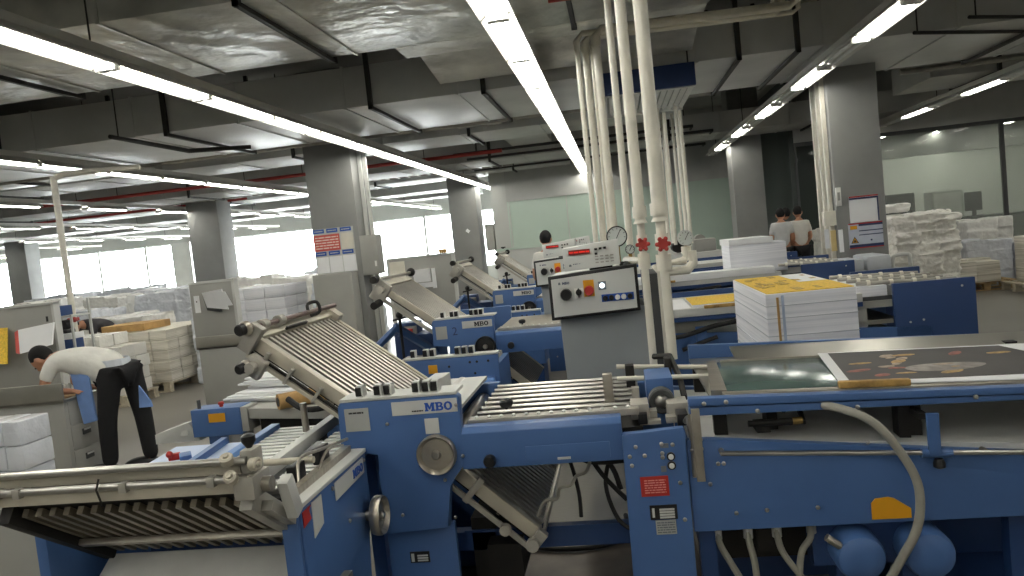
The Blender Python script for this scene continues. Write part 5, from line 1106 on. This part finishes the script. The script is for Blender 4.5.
# ================================================================== DELIVERY TABLE WITH CONTROL BOX
dt = thing('delivery_table', 'low delivery table with a blue control box bearing a yellow sticker', 'table', (-2.4, 4.7, 0))
bx = MB().box(-2.76, -2.43, 4.46, 4.62, 0.61, 0.785, 0.006).build('control_box', BLUE, dt)
MB().box(-2.43, -2.385, 4.47, 4.62, 0.625, 0.78, 0.003).build('box_side_cover', GREYP, bx)
MB().box(-2.64, -2.53, 4.456, 4.46, 0.70, 0.755).build('yellow_sticker', YELL, bx)
MB().lathe([(0.012, 0), (0.012, 0.012), (0.02, 0.016), (0.016, 0.03)], (-2.58, 4.52, 0.785), (0, 0, 1), 14).build('red_button', RED, bx)
MB().cyl((-2.72, 4.5, 0.785), (-2.72, 4.5, 0.84), 0.012).build('box_toggle', DGREY, bx)
MB().box(-2.68, -2.60, 4.5, 4.6, 0.0, 0.61, 0.004).build('blue_post', BLUE, dt); MB().cyl((-2.52, 4.62, 0.0), (-2.52, 4.62, 0.61), 0.075, n=18).build('grey_post', LGREY, dt)
MB().hexa([(-2.43, 4.5, 0.70), (-1.75, 4.3, 0.70), (-1.75, 5.3, 0.70), (-2.6, 5.4, 0.70), (-2.43, 4.5, 0.765), (-1.75, 4.3, 0.765), (-1.75, 5.3, 0.765), (-2.6, 5.4, 0.765)], 0.004).build('table_top', GREYP, dt)
MB().box(-1.85, -1.78, 4.4, 4.47, 0, 0.70).box(-1.85, -1.78, 5.1, 5.17, 0, 0.70).box(-2.5, -2.43, 5.2, 5.27, 0, 0.70).build('table_leg', BLUE, dt)
MB().box(-2.35, -1.95, 4.55, 4.8, 0.3, 0.69, 0.01).build('motor_box', DARK, dt)
MB().box(-2.95, -2.79, 4.45, 4.7, 0.63, 0.66).hexa([(-2.98, 4.4, 0.60), (-2.74, 4.5, 0.58), (-2.74, 4.62, 0.58), (-2.98, 4.55, 0.60), (-2.98, 4.4, 0.66), (-2.78, 4.46, 0.71), (-2.78, 4.62, 0.71), (-2.98, 4.55, 0.66)]).build('side_tray', LGREY, dt)
def sheet_wad(label, pts, z, h, m=PAPER, seed=1):
    r = random.Random(seed); b = MB(); n = 5
    for k in range(n):
        q = [(x + r.uniform(-0.04, 0.04), y + r.uniform(-0.04, 0.04)) for x, y in pts]
        b.prism(q, 'XY', z + k * h / n, z + (k + 0.8) * h / n)
    return tag(b.build('loose_sheets', m), label, 'sheets')
sheet_wad('loose white sheets spread on the low delivery table', [(-2.62, 4.72), (-2.1, 4.62), (-1.8, 4.75), (-1.82, 5.2), (-2.5, 5.3)], 0.767, 0.06, seed=2)
sheet_wad('crumpled white sheets piled higher behind the blue control box', [(-2.58, 4.85), (-2.0, 4.75), (-1.88, 5.2), (-2.5, 5.28)], 0.83, 0.07, seed=5)
t = thing('paper_tube', 'brown cardboard tube lying on the low delivery table', 'tube', (-2.05, 4.45, 0.77))
MB().lathe([(0.03, 0), (0.048, 0), (0.048, 0.3), (0.03, 0.3)], (-2.12, 4.36, 0.815), (0.75, 0.65, 0), 24).build('cardboard_tube', KRAFT, t)
MB().lathe([(0.029, -0.003), (0.029, 0.002)], (-2.12, 4.36, 0.815), (0.75, 0.65, 0), 20).build('dark_end_disc', BLACK, t)  # black disc stands in for the shade inside the tube mouth
tag(MB().box(-3.3, -2.9, 5.2, 5.45, 0.0, 0.12, 0.004).build('kraft_box', KRAFT), 'small kraft box on the floor behind the blue control box', 'box')
MB_ = MB().tube([(-1.98, 4.2, 0.86), (-1.85, 4.15, 0.80), (-1.7, 4.2, 0.82), (-1.72, 4.3, 0.95)], 0.018, 8, 5).build('hose', RUBBER)
tag(MB_, 'short black hose loop below the raised slatted plate', 'hose')
t = thing('tool_hook', 'cable coils of white wire lying behind the low slatted plate', 'cable', (-3.3, 3.6, 0.0))
MB().box(-3.55, -2.85, 3.35, 3.8, 0.0, 0.62, 0.01).build('low_cabinet', GREYP, t)
for i in range(3): MB().tube([(-3.25 + i * 0.09 + 0.05 * math.cos(a), 3.45, 0.655 + 0.035 * math.sin(a)) for a in [k * PI / 6 for k in range(13)]], 0.007, 6).build('wire_coil', WHITEP, t)

# ================================================================== COLUMN FITTINGS
nt_ = thing('notice_board', 'poster board with red notice and blue labels on the first column', 'notice board', (-4.15, 10.98, 1.3))
MB().box(-4.47, -3.84, 10.985, 10.998, 1.42, 2.09).build('backing', LGREY, nt_)
lp = MB().box(-4.465, -4.06, 10.978, 10.985, 1.76, 2.0).build('red_notice', RED2, nt_)
lines('notice_text', -4.44, -4.08, 1.78, 1.98, 5, 10.977, mat('notice_pale', (240, 220, 206), 0.6), lp, 21)
MB().box(-4.04, -3.85, 10.978, 10.985, 1.76, 2.0).build('cream_notice', mat('cream_paper', (222, 218, 204), 0.7), nt_)
for z in (2.025, 1.69):
    for x in (-4.46, -4.25, -4.04):
        o = MB().box(x, x + 0.17, 10.977, 10.985, z, z + 0.06).build('blue_label', BLUEINK, nt_)
        lines('label_text', x + 0.02, x + 0.15, z + 0.015, z + 0.045, 1, 10.9765, LGREY, o, int(x * 100) % 17)
for x in (-4.46, -4.25, -4.04): MB().box(x, x + 0.195, 10.977, 10.985, 1.43, 1.67).build('white_sheet', PAPER, nt_)
t = thing('grey_cabinet', 'tall plain grey cabinet standing before the first column', 'cabinet', (-4.1, 10.8, 0))
MB().box(-4.42, -3.83, 10.66, 10.95, 0.0, 1.42, 0.006).build('body', GREYP, t); MB().box(-4.40, -3.85, 10.652, 10.66, 0.03, 1.40, 0.003).build('door', GREYP, t)
t = thing('switch_box', 'grey electrical box on the side of the first column', 'electrical box', (-3.62, 11.1, 1.34))
MB().box(-3.76, -3.50, 10.98, 11.25, 1.34, 1.93, 0.006).build('body', GREYP, t); MB().box(-3.745, -3.515, 10.972, 10.98, 1.36, 1.91, 0.002).build('door', GREYP, t); MB().box(-3.56, -3.53, 10.968, 10.972, 1.46, 1.54).build('lock', WHITEP, t)
for i, (x, w__) in enumerate(((-3.72, 'inner'), (-3.64, 'outer'))): tag(MB().box(x - 0.025, x + 0.025, 11.0 + 0.26, 11.05 + 0.26, 0.2, 4.4).build('conduit', LGREY), w__ + ' grey conduit running up the first column', 'pipe')
t = thing('switch_box', 'small grey electrical box on the second column by the windows', 'electrical box', (-3.3, 20.1, 1.4))
MB().box(-3.42, -3.18, 20.05, 20.4, 1.4, 2.1, 0.006).build('body', GREYP, t); MB().box(-3.40, -3.2, 20.042, 20.05, 1.42, 2.08).build('door', GREYP, t)
t = thing('fire_extinguisher', 'red fire extinguisher beside the second column by the windows', 'fire extinguisher', (-3.25, 20.0, 0.95))
MB().lathe([(0.08, 0), (0.09, 0.03), (0.09, 0.4), (0.05, 0.47), (0.03, 0.5)], (-2.95, 19.8, 0.9), (0, 0, 1), 18).build('cylinder', RED, t); MB().cyl((-2.95, 19.8, 1.4), (-2.95, 19.8, 1.46), 0.03).box(-3.0, -2.88, 19.79, 19.81, 1.44, 1.47).build('valve_handle', BLACK, t)
MB().box(-3.1, -2.8, 19.6, 19.95, 0, 0.9).build('stand', LGREY, t)
# lettered column
nt_ = thing('warning_poster', 'red edged warning poster with yellow triangle on the lettered column', 'poster', (3.03, 9.985, 1.09))
MB().box(2.83, 3.23, 9.988, 9.999, 1.09, 1.40).build('backing', mat('poster_blue_white', (196, 202, 216), 0.5), nt_)
MB().box(2.83, 3.23, 9.984, 9.988, 1.385, 1.40).box(2.83, 3.23, 9.984, 9.988, 1.088, 1.10).build('red_border', RED, nt_)
MB().box(2.83, 3.23, 9.985, 9.988, 1.10, 1.135).box(2.95, 3.23, 9.985, 9.988, 1.36, 1.385).box(2.95, 3.23, 9.985, 9.988, 1.295, 1.307).box(2.95, 3.23, 9.985, 9.988, 1.245, 1.256).box(3.08, 3.10, 9.985, 9.988, 1.17, 1.19).build('navy_band', NAVYINK, nt_)
MB().box(2.85, 2.93, 9.984, 9.988, 1.325, 1.37).build('yellow_heading', YELL, nt_)
o = MB().prism([(2.85, 1.155), (2.94, 1.155), (2.895, 1.235)], 'XZ', 9.984, 9.988).build('triangle_border', DARKINK, nt_)
MB().prism([(2.863, 1.162), (2.927, 1.162), (2.895, 1.218)], 'XZ', 9.982, 9.984).build('triangle', YELL, o)
MB().prism([(2.875, 1.167), (2.90, 1.167), (2.905, 1.175), (2.92, 1.170), (2.905, 1.185), (2.892, 1.20)], 'XZ', 9.981, 9.982).build('hazard_mark', DARKINK, o)
nt_ = thing('notice_sheet', 'white framed sheet above the warning poster on the lettered column', 'poster', (3.03, 9.985, 1.42))
MB().box(2.86, 3.2, 9.988, 9.999, 1.405, 1.73).build('sheet', PAPER, nt_)
MB().box(2.86, 3.2, 9.984, 9.988, 1.715, 1.73).build('red_border', RED, nt_); MB().box(2.86, 3.2, 9.985, 9.988, 1.69, 1.712).box(3.185, 3.2, 9.985, 9.988, 1.41, 1.69).build('navy_band', NAVYINK, nt_)
for i, (x, yy, w__) in enumerate(((2.67, 10.12, 'front'), (2.67, 10.34, 'middle'), (2.67, 10.58, 'rear'))):
    t = thing('conduit', w__ + ' cream conduit running up the side of the lettered column', 'pipe', (x, yy, 0.9))
    MB().box(x - 0.025, x + 0.025, yy - 0.03, yy + 0.03, 0.9, 4.4, 0.004).build('duct_strip', PIPEW, t)
t = thing('socket_box', 'cream junction box with switch on the conduits of the lettered column', 'electrical box', (2.48, 10.0, 1.38))
MB().box(2.55, 2.695, 9.98, 10.08, 1.40, 1.58, 0.006).build('box_body', PIPEW, t); MB().box(2.71, 2.77, 9.97, 9.998, 1.63, 1.86, 0.004).build('switch_plate', WHITEP, t); MB().box(2.726, 2.754, 9.964, 9.97, 1.70, 1.80).build('switch_rocker', GREYP, t)
t = thing('conduit_tags', 'cream papers hung below the junction box on the lettered column', 'sheet', (2.5, 10.0, 0.95))
MB().box(2.56, 2.61, 10.04, 10.058, 1.12, 1.36).box(2.71, 2.76, 9.985, 9.998, 1.06, 1.34).build('white_tag', PAPER, t); MB().box(2.63, 2.69, 10.03, 10.058, 1.08, 1.34).build('yellow_tag', mat('tan_print', (206, 184, 128), 0.6), t)
tag(MB().obox((-3.86, 19.985, 1.98), (0.10, 0.012, 0.08), (0, 0.7, 0), 0.002).build('wall_marker', PAPER), 'small white marker on the second column by the windows', 'sign')
# pale machine in front of the lettered column
pm = thing('pale_machine', 'light grey machine with rounded covers before the lettered column', 'machine', (2.85, 9.55, 0))
MB().box(2.5, 3.2, 9.35, 9.85, 0.0, 0.86, 0.02).build('body', LGREY, pm)
MB().box(2.48, 2.78, 9.3, 9.85, 0.86, 1.0, 0.03).build('cover', mat('cool_grey', (196, 201, 206), 0.4), pm); MB().box(2.80, 3.08, 9.28, 9.85, 0.84, 1.03, 0.05).build('rounded_cover', mat('cool_grey', (196, 201, 206), 0.4), pm)
MB().tube([(3.12, 9.4, 0.7), (3.12, 9.4, 0.95), (3.17, 9.4, 1.0), (3.27, 9.4, 1.0), (3.31, 9.4, 0.95), (3.31, 9.4, 0.55)], 0.022, 10, 4).build('handle', LGREY, pm)
MB().box(2.6, 2.85, 9.32, 9.34, 0.5, 0.78).build('panel', GREYP, pm)
# behind the clear glass
t = thing('monitor', 'black monitor on the counter behind the clear glass', 'monitor', (8.7, 20.4, 1.0))
MB().box(8.55, 8.95, 20.4, 20.44, 1.16, 1.62, 0.01).build('screen', BLACK, t); MB().box(8.74, 8.82, 20.44, 20.5, 1.0, 1.4).box(8.6, 8.95, 20.36, 20.6, 1.02, 1.04).build('stand', BLACK, t)
t = thing('white_appliance', 'white box appliance beside the monitor behind the clear glass', 'appliance', (8.1, 20.4, 1.0))
MB().box(7.75, 8.48, 20.3, 20.8, 1.02, 1.72, 0.02).build('body', LGREY, t); MB().box(7.8, 8.43, 20.29, 20.3, 1.1, 1.66).build('door', WHITEP, t)
t = thing('counter', 'long grey counter behind the clear glass', 'counter', (9, 20.5, 0)); MB().box(6.9, 12.5, 20.2, 20.9, 0, 0.98).build('base', GREYP, t); MB().box(6.85, 12.55, 20.15, 20.95, 0.98, 1.02).build('worktop', DGREY, t)
t = thing('dark_cabinet', 'dark grey cabinet behind the glass near its first pane edge', 'cabinet', (6.9, 19.5, 0)); MB().box(6.35, 7.0, 19.3, 19.8, 0, 1.75, 0.02).build('body', DGREY, t); MB().box(6.4, 6.95, 19.29, 19.3, 0.05, 1.7).build('door', DGREY, t)
t = thing('bag', 'grey bag slumped on top of the film heap behind the column', 'bag', (4.45, 14.4, 1.05)); MB().box(4.2, 4.6, 14.2, 14.5, 1.06, 1.5, 0.06).build('bag_body', DGREY, t); MB().tube([(4.3, 14.3, 1.48), (4.35, 14.3, 1.58), (4.45, 14.3, 1.58), (4.5, 14.3, 1.48)], 0.012, 8).build('strap', BLACK, t)
t = thing('press_delivery', 'pale grey machine by the green partition behind the feed tables', 'machine', (1.6, 17.5, 0)); MB().box(1.0, 2.1, 17.2, 17.8, 0, 1.1, 0.03).build('body', LGREY, t); MB().box(1.2, 1.6, 17.25, 17.7, 1.1, 1.3, 0.03).cyl((1.8, 17.3, 1.2), (1.8, 17.6, 1.2), 0.12).build('head', GREYP, t)
t = thing('press_delivery', 'second pale machine with a dark roll nearer the dark column', 'machine', (1.6, 14.8, 0)); MB().box(0.9, 1.9, 14.5, 15.1, 0, 1.05, 0.03).build('body', LGREY, t); MB().cyl((1.1, 14.5, 1.18), (1.1, 15.0, 1.18), 0.11).build('roll', DARK, t); MB().box(1.4, 1.8, 14.6, 15.0, 1.05, 1.28, 0.03).build('head', GREYP, t)
t = thing('low_partition', 'pale grey low partition beside the back of the worker', 'partition', (-1.9, 16.5, 0)); MB().box(-2.6, 0.0, 16.4, 16.46, 0, 1.42).build('panel', LGREY, t); MB().box(-2.62, 0.02, 16.38, 16.48, 1.42, 1.46).build('cap', GREENG, t)
# ================================================================== PEOPLE
def evalmesh(ob):
    dg = bpy.context.evaluated_depsgraph_get(); dg.update()
    me = bpy.data.meshes.new_from_object(ob.evaluated_get(dg), depsgraph=dg); return me
def skinned(J, E, root, sub=2):
    names = list(J); me = bpy.data.meshes.new('tmp'); me.from_pydata([Vector(J[n][0]) for n in names], [(names.index(a), names.index(b)) for a, b in E], [])
    ob = bpy.data.objects.new('tmp', me); COL.objects.link(ob)
    ob.modifiers.new('s', 'SKIN'); sv = ob.data.skin_vertices[0].data
    for i, n in enumerate(names):
        r = J[n][1]; sv[i].radius = (r, r) if not hasattr(r, '__len__') else r
        sv[i].use_root = (n == root)
    m = ob.modifiers.new('u', 'SUBSURF'); m.levels = sub; m.render_levels = sub
    res = evalmesh(ob); bpy.data.objects.remove(ob); return res
def merge(meshes, voxel):
    bm = bmesh.new()
    for me in meshes: bm.from_mesh(me)
    me = bpy.data.meshes.new('m'); bm.to_mesh(me); bm.free()
    if not voxel: return me
    ob = bpy.data.objects.new('tmp', me); COL.objects.link(ob)
    r = ob.modifiers.new('r', 'REMESH'); r.mode = 'VOXEL'; r.voxel_size = voxel
    s = ob.modifiers.new('s', 'SMOOTH'); s.factor = 0.5; s.iterations = 2
    res = evalmesh(ob); bpy.data.objects.remove(ob); return res
def addpart(name, me, m, parent):
    b = BASE[parent.name]
    for v in me.vertices: v.co -= b
    me.polygons.foreach_set('use_smooth', [True] * len(me.polygons)); me.materials.clear(); me.materials.append(m)
    o = bpy.data.objects.new(name, me); COL.objects.link(o); o.parent = parent; BASE[o.name] = b.copy(); return o
def tomesh(mb):
    me = bpy.data.meshes.new('q'); bmesh.ops.recalc_face_normals(mb.bm, faces=mb.bm.faces); mb.bm.to_mesh(mb.bm and me); mb.bm.free(); return me
def xform(me, M):
    me.transform(M); return me
def head_meshes(M):
    b = MB().ball((0, 0, 0), (0.075, 0.093, 0.108), 20).ball((0, 0.03, -0.06), (0.055, 0.062, 0.058), 16).ball((0, 0.098, -0.015), (0.013, 0.018, 0.022), 8)
    for s_ in (-1, 1): b.ball((s_ * 0.078, -0.005, -0.015), (0.012, 0.022, 0.032), 8)
    b.ball((0, 0.086, -0.055), (0.024, 0.008, 0.008), 8)
    h = MB().ball((0, -0.018, 0.018), (0.084, 0.096, 0.106), 20)
    for v in list(h.bm.verts):
        if v.co.y > 0.03 and v.co.z < 0.045: v.co.y = 0.03 + (v.co.y - 0.03) * 0.15
        if v.co.z < -0.07: v.co.z = -0.07 + (v.co.z + 0.07) * 0.2
        if v.co.z < 0.0 and v.co.y > -0.03: v.co.x *= 0.86
    e = MB()
    for s_ in (-1, 1): e.ball((s_ * 0.03, 0.085, 0.0), (0.012, 0.008, 0.007), 8)
    return xform(tomesh(b), M), xform(tomesh(h), M), xform(tomesh(e), M)
def hand(J, E, wrist, d, side, up):
    """five bent fingers and a thumb growing from a palm, along direction d"""
    d = Vector(d).normalized(); up = Vector(up); s_ = d.cross(up).normalized() * side; up = s_.cross(d).normalized() * side
    w_ = Vector(J[wrist][0]); p = w_ + d * 0.075
    J[wrist + 'p'] = (p, (0.036, 0.02)); E.append((wrist, wrist + 'p'))
    for i, (o, L) in enumerate(((-0.03, 0.065), (-0.01, 0.078), (0.011, 0.074), (0.03, 0.058))):
        a = p + s_ * o + d * 0.01; b_ = a + d * L * 0.55 - up * 0.004; c = b_ + d * L * 0.4 - up * 0.02
        for k, q in enumerate((a, b_, c)): J['%sf%d%d' % (wrist, i, k)] = (q, 0.0095 - 0.001 * k)
        E += [(wrist + 'p', '%sf%d0' % (wrist, i)), ('%sf%d0' % (wrist, i), '%sf%d1' % (wrist, i)), ('%sf%d1' % (wrist, i), '%sf%d2' % (wrist, i))]
    a = w_ + d * 0.03 - s_ * 0.03; b_ = a + d * 0.03 - s_ * 0.02 - up * 0.01; c = b_ + d * 0.028 - up * 0.006
    for k, q in enumerate((a, b_, c)): J['%st%d' % (wrist, k)] = (q, 0.0115 - 0.001 * k)
    E += [(wrist, wrist + 't0'), (wrist + 't0', wrist + 't1'), (wrist + 't1', wrist + 't2')]
def person(label, loc, P, headM, shirt=SHIRT, trousers=TROUS, apron=None, rz=0.0, thick=1.0):
    """P: joint positions in the figure's own frame"""
    t = thing('person', label, 'person', (0, 0, 0)); V = {k: Vector(v) for k, v in P.items()}
    J = {'pelvis': (V['pelvis'], (0.145, 0.105)), 'spine': (V['spine'], (0.13, 0.095)), 'chest': (V['chest'], (0.155, 0.11)), 'neckb': (V['neckb'], (0.07, 0.06)), 'neck': (V['neck'], 0.052)}
    E = [('pelvis', 'spine'), ('spine', 'chest'), ('chest', 'neckb'), ('neckb', 'neck')]
    for s_ in 'LR':
        J['sh' + s_] = (V['sh' + s_], 0.06); J['el' + s_] = (V['el' + s_], 0.042); J['wr' + s_] = (V['wr' + s_], 0.028)
        J['hp' + s_] = (V['hp' + s_], 0.088); J['kn' + s_] = (V['kn' + s_], 0.058); J['an' + s_] = (V['an' + s_], 0.042); J['to' + s_] = (V['to' + s_], 0.022)
        E += [('chest', 'sh' + s_), ('sh' + s_, 'el' + s_), ('el' + s_, 'wr' + s_), ('pelvis', 'hp' + s_), ('hp' + s_, 'kn' + s_), ('kn' + s_, 'an' + s_), ('an' + s_, 'to' + s_)]
        hand(J, E, 'wr' + s_, V['hd' + s_], 1 if s_ == 'R' else -1, V.get('hup', Vector((0, 0, 1))))
    hm, hair, eyes = head_meshes(headM)
    addpart('body', merge([skinned(J, E, 'pelvis'), hm], 0.011), SKIN, t)
    addpart('hair', hair, HAIR, t); addpart('eyes', eyes, HAIR, t)
    # shirt with short sleeves, trousers, shoes
    S = {'pelvis': (V['pelvis'] - (V['spine'] - V['pelvis']) * 0.25, (0.17, 0.135)), 'spine': (V['spine'], (0.15, 0.118)), 'chest': (V['chest'], (0.165, 0.128)), 'neckb': (V['neckb'], (0.085, 0.075))}
    for k_ in ('pelvis', 'spine', 'chest'): S[k_] = (S[k_][0] - Vector((0, 0, (thick - 1) * 0.09)), tuple(q * thick for q in S[k_][1]))
    ES = [('pelvis', 'spine'), ('spine', 'chest'), ('chest', 'neckb')]
    for s_ in 'LR':
        S['sh' + s_] = (V['sh' + s_], 0.07); S['el' + s_] = (V['sh' + s_].lerp(V['el' + s_], 0.72), 0.06); ES += [('chest', 'sh' + s_), ('sh' + s_, 'el' + s_)]
    addpart('shirt', merge([skinned(S, ES, 'pelvis')], 0.014), shirt, t)
    T = {'pelvis': (V['pelvis'], (0.158, 0.118))}; ET = []
    for s_ in 'LR':
        T['hp' + s_] = (V['hp' + s_], 0.105); T['kn' + s_] = (V['kn' + s_], 0.08); T['an' + s_] = (V['an' + s_] - Vector((0, 0, 0.02)), 0.066); ET += [('pelvis', 'hp' + s_), ('hp' + s_, 'kn' + s_), ('kn' + s_, 'an' + s_)]
    addpart('trousers', merge([skinned(T, ET, 'pelvis')], 0.014), trousers, t)
    for s_ in 'LR':
        d = V['to' + s_] - V['an' + s_]; a = math.atan2(d.y, d.x)
        c = (V['an' + s_] + V['to' + s_]) / 2; b = MB().ball((c.x, c.y, 0.045), (0.165, 0.062, 0.07), 16, (0, 0, a)); 
        for v in b.bm.verts: v.co.z = max(v.co.z, 0.002)
        addpart('shoe', tomesh(b), BLACK, t)
    if apron: apron(t)
    t.location = loc; t.rotation_euler = (0, 0, rz); BASE[t.name] = Vector(loc); return t
stand = dict(pelvis=(0, 0, 0.94), spine=(0, 0.01, 1.12), chest=(0, 0.0, 1.30), neckb=(0, -0.01, 1.43), neck=(0, 0.01, 1.50), shL=(-0.155, 0, 1.37), shR=(0.155, 0, 1.37), elL=(-0.2, -0.01, 1.10), elR=(0.2, -0.01, 1.10), wrL=(-0.17, 0.16, 0.96), wrR=(0.17, 0.16, 0.96),
             hpL=(-0.09, 0, 0.88), hpR=(0.09, 0, 0.88), knL=(-0.10, 0.02, 0.49), knR=(0.10, 0.02, 0.49), anL=(-0.10, -0.02, 0.09), anR=(0.10, -0.02, 0.09), toL=(-0.12, 0.13, 0.045), toR=(0.12, 0.13, 0.045), hdL=(0.1, 0.8, -0.3), hdR=(-0.1, 0.8, -0.3), hup=(0, 0, 1))
HM = lambda x, y, z, rx=0.0, rz=0.0: Matrix.Translation((x, y, z)) @ Matrix.Rotation(rz, 4, 'Z') @ Matrix.Rotation(rx, 4, 'X')
person('worker in white shirt seen from behind at the third machine', (-0.98, 10.65, 0), stand, HM(0, 0.025, 1.6, -0.15), rz=-0.15)
person('grey shirted worker with back turned, outermost of the three before the dark glass', (3.12, 15.3, 0), stand, HM(0, 0.03, 1.58, -0.2), shirt=mat('grey_shirt', (196, 198, 198), 0.85, 0, 0.05, 8), rz=-0.1)
person('worker partly hidden between the two others before the dark glass', (3.36, 16.0, 0), dict(stand, elR=(0.24, 0.1, 1.14), wrR=(0.14, 0.26, 1.1)), HM(0, 0.03, 1.58, -0.1, 0.4), rz=-0.4)
person('worker in white shirt and black trousers closest to the lettered column', (3.47, 15.4, 0), stand, HM(0, 0.03, 1.59, -0.25, -0.3), rz=0.1)
# the worker leaning over the drawer desk
def apron_bits(t):
    b = MB()
    b.prism([(-4.62, 0.92), (-4.46, 0.90), (-4.44, 0.50), (-4.56, 0.48)], 'XZ', 5.80, 5.825, 0.004); b.prism([(-4.14, 0.74), (-4.05, 0.60), (-4.04, 0.55), (-4.16, 0.55)], 'XZ', 5.98, 5.995)
    b.build('apron', APRON, t)
    h = MB(); n = 18
    pts = [(-4.34 + 0.17 * math.cos(a), 5.99 + 0.17 * math.sin(a)) for a in [2 * PI * i / n for i in range(n)]]
    for i in range(n):
        (x, y), (u, v) = pts[i], pts[(i + 1) % n]; z0, z1 = 0.885 - 0.02 * math.sin(i * 1.7), 0.885 - 0.02 * math.sin((i + 1) % n * 1.7)
        k = 0.03
        h.hexa([(x - 0.03, y, z0), (u - 0.03, v, z1), (u * 0.98 - 0.02 * 4.34 - 0.03, v * 0.98 + 0.02 * 5.99, z1), (x * 0.98 - 0.02 * 4.34 - 0.03, y * 0.98 + 0.02 * 5.99, z0), (x - 0.06, y, 0.99), (u - 0.06, v, 0.99), (u * 0.98 - 0.02 * 4.34 - 0.06, v * 0.98 + 0.02 * 5.99, 0.99), (x * 0.98 - 0.02 * 4.34 - 0.06, y * 0.98 + 0.02 * 5.99, 0.99)])
    h.build('shirt_tail', mat('pale_hem', (206, 212, 220), 0.85), t)
lean = dict(pelvis=(-4.33, 5.98, 0.90), spine=(-4.47, 5.97, 1.0), chest=(-4.67, 5.95, 1.045), neckb=(-4.81, 5.94, 1.05), neck=(-4.88, 5.935, 1.045), shL=(-4.74, 5.76, 1.02), shR=(-4.74, 6.13, 1.02), elL=(-4.83, 5.72, 0.80), elR=(-4.88, 6.16, 0.79), wrL=(-4.63, 5.80, 0.765), wrR=(-4.68, 6.04, 0.77),
            hpL=(-4.33, 5.89, 0.85), hpR=(-4.25, 6.07, 0.85), knL=(-4.40, 5.88, 0.47), knR=(-4.20, 6.08, 0.47), anL=(-4.43, 5.89, 0.09), anR=(-4.16, 6.06, 0.09), toL=(-4.57, 5.84, 0.045), toR=(-4.30, 6.02, 0.045), hdL=(1, 0.3, -0.08), hdR=(0.9, -0.3, -0.08), hup=(0, 0, 1))
person('worker in white shirt and black trousers bending over the grey drawer desk', (0, 0, 0), lean, Matrix.Translation((-4.965, 5.93, 1.045)) @ Matrix.Rotation(math.radians(90), 4, 'Z') @ Matrix.Rotation(math.radians(-58), 4, 'X'), apron=apron_bits, thick=1.28)
lm = {k: (Vector(v) - Vector((-4.33, 5.98, 0))) if not k.startswith('h') or k.startswith('hp') else Vector(v) for k, v in lean.items()}
person('dark haired worker in dark shirt bending behind the cream pallet stack', (-7.95, 11.0, 0), lm, Matrix.Translation((-0.635, -0.05, 1.045)) @ Matrix.Rotation(math.radians(90), 4, 'Z') @ Matrix.Rotation(math.radians(-58), 4, 'X'), shirt=mat('charcoal_shirt', (52, 50, 54), 0.85), rz=math.radians(70))
